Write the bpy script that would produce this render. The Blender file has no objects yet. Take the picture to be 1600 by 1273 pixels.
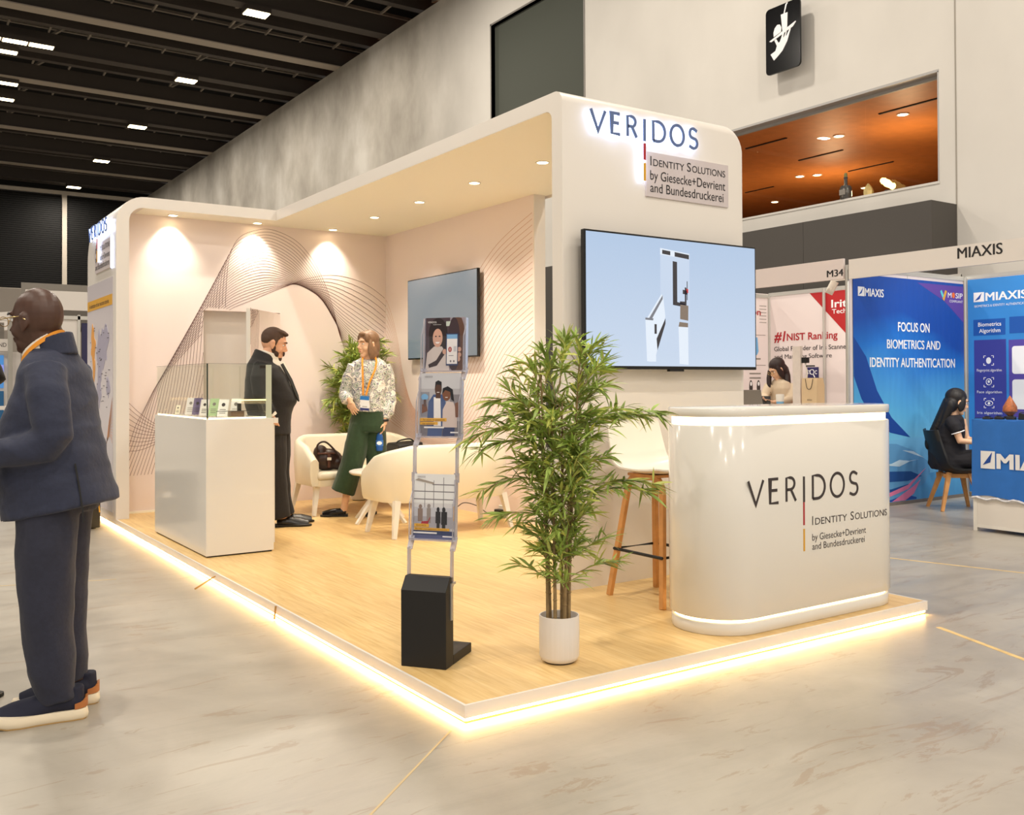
import bpy, bmesh, math, random
from math import sin, cos, pi, radians, sqrt, atan2
from mathutils import Vector, Matrix, noise

scene = bpy.context.scene
COL = scene.collection

# ------------------------------------------------------------------ camera
cam_data = bpy.data.cameras.new('camera')
cam_data.sensor_width = 36.0
cam_data.lens = 33.54
cam_data.shift_y = -0.03435
cam_data.clip_end = 200.0
camera = bpy.data.objects.new('camera', cam_data)
COL.objects.link(camera)
_yaw, _pitch, _roll = 0.5959, 0.0109, -0.0046
_f = Vector((sin(_yaw) * cos(_pitch), cos(_yaw) * cos(_pitch), sin(_pitch)))
_r = Vector((cos(_yaw), -sin(_yaw), 0.0))
_u = _r.cross(_f)
_r2 = _r * cos(_roll) + _u * sin(_roll)
_u2 = _u * cos(_roll) - _r * sin(_roll)
_m = Matrix((_r2, _u2, -_f)).transposed().to_4x4()
_m.translation = Vector((-1.891, -3.120, 1.30))
camera.matrix_world = _m
scene.camera = camera

# ------------------------------------------------------------------ view and world
scene.view_settings.view_transform = 'Standard'
scene.view_settings.look = 'None'
scene.view_settings.gamma = 1.0
scene.view_settings.exposure = 0.0
scene.view_settings.use_curve_mapping = False
world = bpy.data.worlds.new('hall_ambient')
scene.world = world
world.use_nodes = True
world.node_tree.nodes['Background'].inputs['Color'].default_value = (1.0, 0.92, 0.82, 1)
world.node_tree.nodes['Background'].inputs['Strength'].default_value = 0.75

# hall lamps: rows of high-bay fittings along the hall, each an area light
LAMP_COLOR = (1.0, 0.91, 0.79)
LAMP_POWER = 310.0
LAMP_SPOTS = []
for _i in range(-3, 9):
    LAMP_SPOTS.append((6.36, 1.28 + 6.44 * _i, 1.0))
for _i in range(-3, 5):
    LAMP_SPOTS.append((-1.5, 1.28 + 6.44 * _i, 1.0))
    LAMP_SPOTS.append((-8.5, 1.28 + 6.44 * _i, 1.0))


def lamp_light(name, x, y, z, power):
    l = bpy.data.lights.new(name, 'AREA')
    l.shape = 'RECTANGLE'; l.size = 0.42; l.size_y = 0.28
    l.energy = power; l.color = LAMP_COLOR
    o = bpy.data.objects.new(name, l)
    o.location = (x, y, z)
    COL.objects.link(o)
    return o


for _x, _y, _k in LAMP_SPOTS:
    lamp_light('hall_lamp_light', _x, _y, 10.71, LAMP_POWER * _k)


# ------------------------------------------------------------------ materials
def lin(c):
    out = []
    for v in c[:3]:
        v = v / 255.0
        out.append(v / 12.92 if v <= 0.04045 else ((v + 0.055) / 1.055) ** 2.4)
    return (out[0], out[1], out[2], 1.0)


MATS = {}


def mat(name, rgb, rough=0.5, metal=0.0, spec=0.5, coat=0.0, sheen=0.0, trans=0.0, ior=1.45, var=0.0, scale=20.0, bump=0.0):
    if name in MATS:
        return MATS[name]
    m = bpy.data.materials.new(name)
    m.use_nodes = True
    nt = m.node_tree
    b = nt.nodes['Principled BSDF']
    c = lin(rgb)
    b.inputs['Base Color'].default_value = c
    b.inputs['Roughness'].default_value = rough
    b.inputs['Metallic'].default_value = metal
    b.inputs['Specular IOR Level'].default_value = spec
    b.inputs['Coat Weight'].default_value = coat
    b.inputs['Sheen Weight'].default_value = sheen
    b.inputs['Transmission Weight'].default_value = trans
    b.inputs['IOR'].default_value = ior
    if var > 0 or bump > 0:
        tc = nt.nodes.new('ShaderNodeTexCoord')
        nz = nt.nodes.new('ShaderNodeTexNoise')
        nz.inputs['Scale'].default_value = scale
        nz.inputs['Detail'].default_value = 5
        nt.links.new(tc.outputs['Object'], nz.inputs['Vector'])
        if var > 0:
            rp = nt.nodes.new('ShaderNodeValToRGB')
            rp.color_ramp.elements[0].position = 0.3
            rp.color_ramp.elements[1].position = 0.7
            rp.color_ramp.elements[0].color = (c[0] * (1 - var), c[1] * (1 - var), c[2] * (1 - var), 1)
            rp.color_ramp.elements[1].color = (min(1, c[0] * (1 + var)), min(1, c[1] * (1 + var)), min(1, c[2] * (1 + var)), 1)
            nt.links.new(nz.outputs['Fac'], rp.inputs['Fac'])
            nt.links.new(rp.outputs['Color'], b.inputs['Base Color'])
        if bump > 0:
            bp = nt.nodes.new('ShaderNodeBump')
            bp.inputs['Strength'].default_value = bump
            bp.inputs['Distance'].default_value = 0.01
            nt.links.new(nz.outputs['Fac'], bp.inputs['Height'])
            nt.links.new(bp.outputs['Normal'], b.inputs['Normal'])
    MATS[name] = m
    return m


def emit(name, rgb, strength):
    if name in MATS:
        return MATS[name]
    m = bpy.data.materials.new(name)
    m.use_nodes = True
    nt = m.node_tree
    b = nt.nodes['Principled BSDF']
    b.inputs['Base Color'].default_value = (0.02, 0.02, 0.02, 1)
    b.inputs['Roughness'].default_value = 0.4
    b.inputs['Emission Color'].default_value = lin(rgb)
    b.inputs['Emission Strength'].default_value = strength
    MATS[name] = m
    return m


def thin_glass(name, tint=(255, 255, 255), refl=0.10, rough=0.0, clear=0.96):
    """a thin pane: mostly straight-through transmission with a fresnel reflection"""
    m = bpy.data.materials.new(name)
    m.use_nodes = True
    nt = m.node_tree
    nt.nodes.remove(nt.nodes['Principled BSDF'])
    out = nt.nodes['Material Output']
    t = nt.nodes.new('ShaderNodeBsdfTransparent')
    c = lin(tint)
    t.inputs['Color'].default_value = (c[0] * clear, c[1] * clear, c[2] * clear, 1)  # per face
    g = nt.nodes.new('ShaderNodeBsdfGlossy')
    g.inputs['Roughness'].default_value = rough
    lw = nt.nodes.new('ShaderNodeLayerWeight')
    lw.inputs['Blend'].default_value = 0.25
    mp = nt.nodes.new('ShaderNodeMapRange')
    mp.inputs['To Min'].default_value = refl * 0.5
    mp.inputs['To Max'].default_value = min(1.0, refl * 5)
    nt.links.new(lw.outputs['Fresnel'], mp.inputs['Value'])
    mx = nt.nodes.new('ShaderNodeMixShader')
    nt.links.new(mp.outputs['Result'], mx.inputs['Fac'])
    nt.links.new(t.outputs['BSDF'], mx.inputs[1])
    nt.links.new(g.outputs['BSDF'], mx.inputs[2])
    nt.links.new(mx.outputs['Shader'], out.inputs['Surface'])
    MATS[name] = m
    return m


def node_mat(name, rough=0.5):
    m = bpy.data.materials.new(name)
    m.use_nodes = True
    nt = m.node_tree
    MATS[name] = m
    return m, nt, nt.nodes['Principled BSDF']


def N(nt, t, **kw):
    n = nt.nodes.new(t)
    for k, v in kw.items():
        if k.startswith('i_'):
            n.inputs[k[2:]].default_value = v
        else:
            setattr(n, k, v)
    return n


def ramp(nt, src, stops):
    r = nt.nodes.new('ShaderNodeValToRGB')
    cr = r.color_ramp
    while len(cr.elements) < len(stops):
        cr.elements.new(0.5)
    for e, (p, c) in zip(cr.elements, stops):
        e.position = p
        e.color = c
    nt.links.new(src, r.inputs['Fac'])
    return r.outputs['Color']


def mixc(nt, a, b, fac, mode='MIX'):
    n = nt.nodes.new('ShaderNodeMix')
    n.data_type = 'RGBA'
    n.blend_type = mode
    for sock, v in ((n.inputs['A'], a), (n.inputs['B'], b)):
        pass
    ia, ib, fa = n.inputs[6], n.inputs[7], n.inputs[0]
    for sock, v in ((ia, a), (ib, b), (fa, fac)):
        if hasattr(v, 'is_output') or hasattr(v, 'links'):
            nt.links.new(v, sock)
        else:
            sock.default_value = v
    return n.outputs[2]


G = lambda v: (v, v, v, 1)


def concrete_floor():
    m, nt, b = node_mat('polished_concrete')
    tc = N(nt, 'ShaderNodeTexCoord')
    big = N(nt, 'ShaderNodeTexNoise', i_Scale=0.8, i_Detail=9.0, i_Roughness=0.62, i_Distortion=0.6)
    nt.links.new(tc.outputs['Object'], big.inputs['Vector'])
    base = ramp(nt, big.outputs['Fac'], [(0.30, lin((146, 139, 128))), (0.5, lin((163, 156, 144))), (0.72, lin((178, 172, 160)))])
    mp = N(nt, 'ShaderNodeMapping')
    mp.inputs['Rotation'].default_value = (0, 0, 0.35)
    mp.inputs['Scale'].default_value = (0.5, 3.2, 1)
    nt.links.new(tc.outputs['Object'], mp.inputs['Vector'])
    st = N(nt, 'ShaderNodeTexNoise', i_Scale=1.6, i_Detail=9.0, i_Roughness=0.7, i_Distortion=0.9)
    nt.links.new(mp.outputs['Vector'], st.inputs['Vector'])
    streak = ramp(nt, st.outputs['Fac'], [(0.34, G(0.62)), (0.5, G(1.0)), (0.66, G(1.10))])
    c = mixc(nt, base, streak, 0.30, 'MULTIPLY')
    # brown wear marks
    mp2 = N(nt, 'ShaderNodeMapping')
    mp2.inputs['Rotation'].default_value = (0, 0, 0.18)
    mp2.inputs['Scale'].default_value = (0.9, 3.4, 1)
    nt.links.new(tc.outputs['Object'], mp2.inputs['Vector'])
    wn = N(nt, 'ShaderNodeTexNoise', i_Scale=1.9, i_Detail=10.0, i_Roughness=0.72, i_Distortion=1.6)
    nt.links.new(mp2.outputs['Vector'], wn.inputs['Vector'])
    wear = ramp(nt, wn.outputs['Fac'], [(0.575, G(0)), (0.60, G(0.40)), (0.8, G(0.6))])
    c = mixc(nt, c, lin((140, 116, 92)), wear)
    # fine scratches
    mp3 = N(nt, 'ShaderNodeMapping')
    mp3.inputs['Rotation'].default_value = (0, 0, 0.5)
    mp3.inputs['Scale'].default_value = (2.0, 26.0, 1)
    nt.links.new(tc.outputs['Object'], mp3.inputs['Vector'])
    sc = N(nt, 'ShaderNodeTexNoise', i_Scale=3.0, i_Detail=6.0, i_Roughness=0.8)
    nt.links.new(mp3.outputs['Vector'], sc.inputs['Vector'])
    scr = ramp(nt, sc.outputs['Fac'], [(0.30, G(0.72)), (0.38, G(1.0)), (0.66, G(1.0)), (0.74, G(1.18))])
    c = mixc(nt, c, scr, 0.7, 'MULTIPLY')
    nt.links.new(c, b.inputs['Base Color'])
    rr = N(nt, 'ShaderNodeMapRange')
    rr.inputs['To Min'].default_value = 0.20
    rr.inputs['To Max'].default_value = 0.48
    nt.links.new(st.outputs['Fac'], rr.inputs['Value'])
    nt.links.new(rr.outputs['Result'], b.inputs['Roughness'])
    b.inputs['Specular IOR Level'].default_value = 0.5
    bp = N(nt, 'ShaderNodeBump', i_Strength=0.05, i_Distance=0.01)
    nt.links.new(st.outputs['Fac'], bp.inputs['Height'])
    nt.links.new(bp.outputs['Normal'], b.inputs['Normal'])
    return m


def wood_deck():
    m, nt, b = node_mat('oak_vinyl_deck')
    tc = N(nt, 'ShaderNodeTexCoord')
    mp = N(nt, 'ShaderNodeMapping')
    mp.inputs['Scale'].default_value = (16.0, 1.0, 1.0)
    nt.links.new(tc.outputs['Object'], mp.inputs['Vector'])
    g = N(nt, 'ShaderNodeTexNoise', i_Scale=2.6, i_Detail=9.0, i_Roughness=0.6, i_Distortion=1.0)
    nt.links.new(mp.outputs['Vector'], g.inputs['Vector'])
    grain = ramp(nt, g.outputs['Fac'], [(0.28, lin((206, 168, 106))), (0.5, lin((222, 187, 126))), (0.72, lin((234, 203, 146)))])
    br = N(nt, 'ShaderNodeTexBrick')
    br.offset = 0.37
    mpb = N(nt, 'ShaderNodeMapping')
    mpb.inputs['Rotation'].default_value = (0, 0, pi / 2)
    nt.links.new(tc.outputs['Object'], mpb.inputs['Vector'])
    nt.links.new(mpb.outputs['Vector'], br.inputs['Vector'])
    br.inputs['Color1'].default_value = G(0.93)
    br.inputs['Color2'].default_value = G(1.04)
    br.inputs['Mortar'].default_value = G(0.80)
    br.inputs['Scale'].default_value = 1.0
    br.inputs['Mortar Size'].default_value = 0.0015
    br.inputs['Brick Width'].default_value = 1.25
    br.inputs['Row Height'].default_value = 0.19
    c = mixc(nt, grain, br.outputs['Color'], 0.8, 'MULTIPLY')
    nt.links.new(c, b.inputs['Base Color'])
    b.inputs['Roughness'].default_value = 0.38
    return m


def hall_wall_paint():
    m, nt, b = node_mat('hall_wall_paint')
    tc = N(nt, 'ShaderNodeTexCoord')
    mp = N(nt, 'ShaderNodeMapping')
    mp.inputs['Scale'].default_value = (1, 0.34, 0.24)
    nt.links.new(tc.outputs['Object'], mp.inputs['Vector'])
    n1 = N(nt, 'ShaderNodeTexNoise', i_Scale=1.3, i_Detail=5.0, i_Roughness=0.5)
    nt.links.new(mp.outputs['Vector'], n1.inputs['Vector'])
    c = ramp(nt, n1.outputs['Fac'], [(0.3, lin((196, 192, 185))), (0.7, lin((212, 208, 201)))])
    # cement-grey cladding in vertical blotches on the far stretch of the wall
    n2 = N(nt, 'ShaderNodeTexNoise', i_Scale=1.3, i_Detail=5.0, i_Roughness=0.6)
    nt.links.new(mp.outputs['Vector'], n2.inputs['Vector'])
    grey = ramp(nt, n2.outputs['Fac'], [(0.32, lin((138, 132, 122))), (0.52, lin((172, 166, 156))), (0.70, lin((198, 194, 186)))])
    sx = N(nt, 'ShaderNodeSeparateXYZ')
    nt.links.new(tc.outputs['Object'], sx.inputs['Vector'])
    mr = N(nt, 'ShaderNodeMapRange')
    mr.inputs['From Min'].default_value = 15.5
    mr.inputs['From Max'].default_value = 19.0
    nt.links.new(sx.outputs['Y'], mr.inputs['Value'])
    c = mixc(nt, c, grey, mr.outputs['Result'])
    nt.links.new(c, b.inputs['Base Color'])
    b.inputs['Roughness'].default_value = 0.7
    return m


def paisley():
    m, nt, b = node_mat('paisley_print')
    tc = N(nt, 'ShaderNodeTexCoord')
    dn = N(nt, 'ShaderNodeTexNoise', i_Scale=9.0, i_Detail=2.0)
    nt.links.new(tc.outputs['Object'], dn.inputs['Vector'])
    vm = N(nt, 'ShaderNodeVectorMath', operation='SCALE')
    vm.inputs['Scale'].default_value = 0.10
    nt.links.new(dn.outputs['Color'], vm.inputs[0])
    va = N(nt, 'ShaderNodeVectorMath', operation='ADD')
    nt.links.new(tc.outputs['Object'], va.inputs[0])
    nt.links.new(vm.outputs['Vector'], va.inputs[1])
    v = N(nt, 'ShaderNodeTexVoronoi', i_Scale=21.0)
    nt.links.new(va.outputs['Vector'], v.inputs['Vector'])
    w = ramp(nt, v.outputs['Distance'], [(0.0, lin((190, 120, 120))), (0.14, lin((46, 104, 88))), (0.26, lin((226, 220, 208))),
                                         (0.36, lin((120, 150, 138))), (0.44, lin((236, 230, 218))), (0.58, lin((70, 78, 110))), (0.66, lin((238, 232, 222)))])
    v2 = N(nt, 'ShaderNodeTexVoronoi', i_Scale=45.0)
    nt.links.new(va.outputs['Vector'], v2.inputs['Vector'])
    dots = ramp(nt, v2.outputs['Distance'], [(0.18, G(0.25)), (0.28, G(1.0))])
    c = mixc(nt, w, dots, 0.75, 'MULTIPLY')
    nt.links.new(c, b.inputs['Base Color'])
    b.inputs['Roughness'].default_value = 0.6
    return m


def banner_blue():
    m, nt, b = node_mat('blue_banner_print')
    tc = N(nt, 'ShaderNodeTexCoord')
    sx = N(nt, 'ShaderNodeSeparateXYZ')
    nt.links.new(tc.outputs['Generated'], sx.inputs['Vector'])
    n1 = N(nt, 'ShaderNodeTexNoise', i_Scale=1.4, i_Detail=2.0, i_Distortion=0.8)
    mp = N(nt, 'ShaderNodeMapping')
    mp.inputs['Rotation'].default_value = (0, 0.7, 0)
    mp.inputs['Scale'].default_value = (0.5, 1, 1.6)
    nt.links.new(tc.outputs['Generated'], mp.inputs['Vector'])
    nt.links.new(mp.outputs['Vector'], n1.inputs['Vector'])
    ad = N(nt, 'ShaderNodeMath', operation='MULTIPLY_ADD')
    ad.inputs[1].default_value = 0.45
    nt.links.new(n1.outputs['Fac'], ad.inputs[0])
    nt.links.new(sx.outputs['Z'], ad.inputs[2])
    c = ramp(nt, ad.outputs['Value'], [(0.15, lin((40, 120, 190))), (0.42, lin((112, 188, 226))), (0.64, lin((84, 170, 220))), (0.88, lin((24, 110, 198))), (1.0, lin((14, 70, 162)))])
    nt.links.new(c, b.inputs['Base Color'])
    b.inputs['Roughness'].default_value = 0.55
    wv = N(nt, 'ShaderNodeTexWave', i_Scale=6.0, i_Distortion=3.0)
    nt.links.new(tc.outputs['Generated'], wv.inputs['Vector'])
    bp = N(nt, 'ShaderNodeBump', i_Strength=0.15, i_Distance=0.01)
    nt.links.new(wv.outputs['Fac'], bp.inputs['Height'])
    nt.links.new(bp.outputs['Normal'], b.inputs['Normal'])
    return m


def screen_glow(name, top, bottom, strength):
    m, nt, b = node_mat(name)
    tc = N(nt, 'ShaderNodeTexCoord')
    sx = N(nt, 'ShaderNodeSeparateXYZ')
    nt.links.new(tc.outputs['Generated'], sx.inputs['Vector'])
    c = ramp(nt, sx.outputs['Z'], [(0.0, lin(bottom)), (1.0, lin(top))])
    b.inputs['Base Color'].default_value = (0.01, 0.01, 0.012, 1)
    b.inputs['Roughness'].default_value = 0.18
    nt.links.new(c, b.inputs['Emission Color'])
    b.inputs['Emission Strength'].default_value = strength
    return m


M_concrete = concrete_floor()
M_deck = wood_deck()
M_hall = hall_wall_paint()
M_paisley = paisley()
M_banner = banner_blue()
M_white = mat('satin_white', (232, 228, 220), 0.45)
M_shell = mat('white_laminate', (228, 222, 214), 0.32)
M_gloss = mat('gloss_white', (226, 222, 214), 0.14, coat=0.3)
M_pinkwall = mat('blush_print', (243, 229, 224), 0.62)
M_soffit = mat('cream_soffit', (252, 248, 232), 0.55)
M_black = mat('matt_black', (22, 21, 21), 0.5)
M_blackgloss = mat('black_gloss', (14, 14, 16), 0.15)
M_line = mat('maroon_line', (98, 54, 46), 0.7)
M_lineorange = mat('copper_line', (196, 142, 104), 0.7)
M_linered = mat('red_line', (150, 40, 34), 0.7)
M_dark = mat('dark_steel', (60, 53, 48), 0.6)
M_steel = mat('grey_steel', (120, 112, 104), 0.5)
M_chrome = mat('chrome', (200, 200, 200), 0.15, metal=1.0)
M_alu = mat('satin_aluminium', (196, 194, 188), 0.35, metal=0.6)
M_ink = mat('charcoal_ink', (58, 50, 50), 0.6)
M_inkblack = mat('black_ink', (34, 32, 34), 0.6)
M_red = mat('crimson_print', (172, 44, 50), 0.55)
M_yellow = mat('amber_print', (214, 160, 50), 0.55)
M_wood = mat('beech_wood', (204, 146, 84), 0.42, var=0.12, scale=14)
M_cream = mat('cream_leather', (232, 222, 198), 0.38)
M_plywhite = mat('white_plastic', (234, 228, 216), 0.3)
M_leaf = mat('bamboo_leaf', (146, 168, 80), 0.45, var=0.45, scale=9)
M_leafdark = mat('bamboo_leaf_old', (186, 190, 96), 0.5, var=0.35, scale=9)
M_cane = mat('bamboo_cane', (142, 118, 80), 0.55, var=0.3, scale=30)
M_acrylic = thin_glass('clear_acrylic', (254, 254, 255), 0.03, 0.02, 0.995)
M_edge = mat('acrylic_edge', (206, 204, 214), 0.2, trans=0.55, ior=1.3)
M_glass = thin_glass('case_glass', (254, 255, 253), 0.028, 0.0, 0.995)
M_winglass = thin_glass('window_glass', (252, 250, 246), 0.03, 0.0, 0.99)
M_skin_dark = mat('dark_brown_skin', (76, 51, 40), 0.42, var=0.10, scale=25)
M_skin_fair = mat('fair_skin', (222, 168, 134), 0.5, var=0.05, scale=30)
M_skin_tan = mat('light_skin', (226, 182, 148), 0.5, var=0.05, scale=30)
M_navy = mat('navy_wool', (40, 45, 66), 0.75, sheen=0.1, var=0.10, scale=60, bump=0.15)
M_navytrouser = mat('navy_grey_wool', (38, 40, 56), 0.8, sheen=0.08, var=0.10, scale=60, bump=0.15)
M_blacksuit = mat('black_wool', (27, 24, 23), 0.8, sheen=0.08, var=0.1, scale=50, bump=0.1)
M_green = mat('bottle_green_crepe', (36, 58, 30), 0.85, sheen=0.2, var=0.12, scale=40)
M_shirt = mat('white_cotton', (230, 222, 208), 0.7)
M_orange = mat('orange_ribbon', (232, 150, 40), 0.55)
M_blue = mat('royal_blue_cloth', (44, 112, 196), 0.7, var=0.07, scale=8)
M_deepblue = mat('deep_blue_print', (28, 74, 158), 0.6)
M_violet = mat('violet_print', (84, 70, 158), 0.6)
M_print = mat('white_print', (236, 236, 238), 0.6)
M_brownleather = mat('brown_leather', (54, 34, 26), 0.35)
M_grey = mat('anthracite_cladding', (70, 66, 62), 0.6)
M_midgrey = mat('mid_grey_panel', (128, 122, 114), 0.6)
M_led = emit('warm_led', (255, 206, 128), 70.0)
M_ledslot = emit('warm_led_slot', (255, 222, 160), 9.0)
M_lampface = emit('hall_lamp_face', (255, 232, 180), 14.0)
M_downlight = emit('downlight_face', (255, 226, 176), 22.0)
M_halo = emit('cold_halo_led', (196, 214, 255), 10.0)


# ------------------------------------------------------------------ geometry helpers
class MB:
    """collects closed shapes and links them as one mesh object"""

    def __init__(self):
        self.v = []; self.f = []; self.mi = []; self.mats = []; self.cur = 0

    def use(self, m):
        if m not in self.mats:
            self.mats.append(m)
        self.cur = self.mats.index(m)
        return self

    def add(self, vs, fs, M=None):
        o = len(self.v)
        for p in vs:
            p = Vector(p)
            self.v.append(M @ p if M is not None else p)
        for f in fs:
            self.f.append([i + o for i in f]); self.mi.append(self.cur)
        return self

    def box(self, a, b, M=None):
        x0, y0, z0 = a; x1, y1, z1 = b
        vs = [(x0, y0, z0), (x1, y0, z0), (x1, y1, z0), (x0, y1, z0), (x0, y0, z1), (x1, y0, z1), (x1, y1, z1), (x0, y1, z1)]
        fs = [(0, 3, 2, 1), (4, 5, 6, 7), (0, 1, 5, 4), (1, 2, 6, 5), (2, 3, 7, 6), (3, 0, 4, 7)]
        return self.add(vs, fs, M)

    def rings(self, rings, cap=True, close=False, M=None):
        n = len(rings[0]); vs = [p for r in rings for p in r]; fs = []
        m = len(rings)
        for i in range(m if close else m - 1):
            a = i * n; b = ((i + 1) % m) * n
            for j in range(n):
                k = (j + 1) % n
                fs.append((a + j, a + k, b + k, b + j))
        if cap and not close:
            fs.append(tuple(range(n - 1, -1, -1)))
            fs.append(tuple(range((m - 1) * n, m * n)))
        return self.add(vs, fs, M)

    def tube(self, pts, r, n=10, M=None, cap=True, close=False):
        pts = [Vector(p) for p in pts]
        if not isinstance(r, (list, tuple)):
            r = [r] * len(pts)
        rs = []; prev = None
        for i, p in enumerate(pts):
            if close:
                t = pts[(i + 1) % len(pts)] - pts[i - 1]
            else:
                t = pts[min(i + 1, len(pts) - 1)] - pts[max(i - 1, 0)]
            t.normalize()
            if prev is None:
                u = t.orthogonal().normalized()
                ref = Vector((1, 0, 0))
                if abs(t.dot(ref)) < 0.9:
                    u = (ref - t * ref.dot(t)).normalized()
            else:
                u = prev - t * prev.dot(t)
                u.normalize()
            prev = u
            w = t.cross(u)
            rr = r[i]
            ra, rb = rr if isinstance(rr, (list, tuple)) else (rr, rr)
            rs.append([p + u * (ra * cos(2 * pi * j / n)) + w * (rb * sin(2 * pi * j / n)) for j in range(n)])
        return self.rings(rs, cap, close, M)

    def bar(self, pts, w, h, up=(0, 0, 1), M=None, close=False):
        """rectangular section swept along pts"""
        pts = [Vector(p) for p in pts]; rs = []; up = Vector(up)
        for i, p in enumerate(pts):
            if close:
                t = pts[(i + 1) % len(pts)] - pts[i - 1]
            else:
                t = pts[min(i + 1, len(pts) - 1)] - pts[max(i - 1, 0)]
            t.normalize()
            s = t.cross(up).normalized(); q = s.cross(t)
            ww = w[i] if isinstance(w, (list, tuple)) else w
            hh = h[i] if isinstance(h, (list, tuple)) else h
            rs.append([p + s * (a * ww / 2) + q * (b * hh / 2) for a, b in ((-1, -1), (1, -1), (1, 1), (-1, 1))])
        return self.rings(rs, True, close, M)

    def lathe(self, prof, c=(0, 0, 0), n=32, M=None, cap=True):
        rs = [[(c[0] + r * cos(2 * pi * j / n), c[1] + r * sin(2 * pi * j / n), c[2] + z) for j in range(n)] for r, z in prof]
        return self.rings(rs, cap, False, M)

    def ell(self, c, r, M=None, n=14, m=9, R=None):
        c = Vector(c); rs = []
        for i in range(m + 1):
            th = pi * (i + 0.02) / (m + 0.04) if False else pi * i / m
            th = min(max(th, 0.06), pi - 0.06)
            ring = []
            for j in range(n):
                ph = 2 * pi * j / n
                p = Vector((r[0] * sin(th) * cos(ph), r[1] * sin(th) * sin(ph), -r[2] * cos(th)))
                if R is not None:
                    p = R @ p
                ring.append(c + p)
            rs.append(ring)
        return self.rings(rs, True, False, M)

    def prism(self, poly, O, ux, uy, depth, M=None):
        """polygon in the plane (O, ux, uy) given thickness depth along ux x uy (from the plane outward)"""
        O = Vector(O); ux = Vector(ux); uy = Vector(uy); nrm = ux.cross(uy).normalized()
        a = [O + ux * x + uy * y for x, y in poly]
        area = sum(poly[i - 1][0] * poly[i][1] - poly[i][0] * poly[i - 1][1] for i in range(len(poly)))
        if area < 0:
            a.reverse()
        b = [p + nrm * depth for p in a]
        n = len(a)
        fs = [tuple(range(n - 1, -1, -1)), tuple(range(n, 2 * n))]
        for i in range(n):
            k = (i + 1) % n
            fs.append((i, k, n + k, n + i))
        return self.add(a + b, fs, M)

    def quad(self, O, ux, uy, w, h, depth=0.002):
        return self.prism([(0, 0), (w, 0), (w, h), (0, h)], O, ux, uy, depth)

    def mesh(self, name, smooth=35):
        me = bpy.data.meshes.new(name)
        me.from_pydata([tuple(p) for p in self.v], [], self.f)
        for m in self.mats:
            me.materials.append(m)
        if len(self.mats) > 1:
            me.polygons.foreach_set('material_index', self.mi)
        if smooth:
            me.polygons.foreach_set('use_smooth', [True] * len(me.polygons))
            if smooth < 180:
                me.set_sharp_from_angle(angle=radians(smooth))
        me.update()
        return me

    def build(self, name, material=None, parent=None, smooth=35, bevel=0.0, segs=2, **props):
        if material is not None and not self.mats:
            self.mats = [material]
        me = self.mesh(name, smooth)
        o = bpy.data.objects.new(name, me)
        COL.objects.link(o)
        if parent is not None:
            o.parent = parent
        if bevel:
            b = o.modifiers.new('bevel', 'BEVEL')
            b.width = bevel; b.segments = segs; b.limit_method = 'ANGLE'; b.angle_limit = radians(40)
            b.harden_normals = False
        for k, v in props.items():
            o[k] = v
        return o


def thing(name, label, cat, loc=(0, 0, 0), rz=0.0, group=None, scale=None):
    o = bpy.data.objects.new(name, None)
    o.empty_display_size = 0.1
    COL.objects.link(o)
    o.location = loc; o.rotation_euler = (0, 0, rz)
    if scale:
        o.scale = (scale, scale, scale)
    o['label'] = label; o['category'] = cat
    if group:
        o['group'] = group
    return o


def tag(o, label, cat, group=None):
    o['label'] = label; o['category'] = cat
    if group:
        o['group'] = group
    return o


def struct(o):
    o['kind'] = 'structure'
    return o


def copy_tree(o, parent=None):
    c = o.copy()
    COL.objects.link(c)
    if parent is not None:
        c.parent = parent
    for ch in [x for x in bpy.data.objects if x.parent == o]:
        copy_tree(ch, c)
    return c


def text(mb, s, O, ux, uy, w=None, h=None, depth=0.0015, bold=0.0, align='L', shear=0.0):
    """lettering set out on the plane (O, ux, uy); w, h fix the size of the printed words"""
    cu = bpy.data.curves.new('lettering', 'FONT')
    cu.body = s
    cu.offset = 0.0 if 'M' in s else bold
    cu.shear = shear
    cu.resolution_u = 4
    ob = bpy.data.objects.new('lettering', cu)
    me = bpy.data.meshes.new_from_object(ob)
    vs = [v.co.copy() for v in me.vertices]
    if not vs:
        return mb
    x0 = min(v.x for v in vs); x1 = max(v.x for v in vs)
    y0 = min(v.y for v in vs); y1 = max(v.y for v in vs)
    cap = 0.72
    sy = (h / cap) if h else None
    sx = (w / (x1 - x0)) if w else sy
    if sy is None:
        sy = sx
    if align == 'C':
        x0 = (x0 + x1) / 2
    O = Vector(O); ux = Vector(ux); uy = Vector(uy); nrm = ux.cross(uy).normalized()
    shifts = (-bold, 0.0, bold) if bold and 'M' in s else (0.0,)
    for k, e in enumerate(shifts):
        mb.add([O + ux * ((v.x - x0 + e) * sx) + uy * (v.y * sy) + nrm * (depth + .0002 * k) for v in vs], [tuple(p.vertices) for p in me.polygons])
    bpy.data.objects.remove(ob); bpy.data.curves.remove(cu); bpy.data.meshes.remove(me)
    return mb


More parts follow.
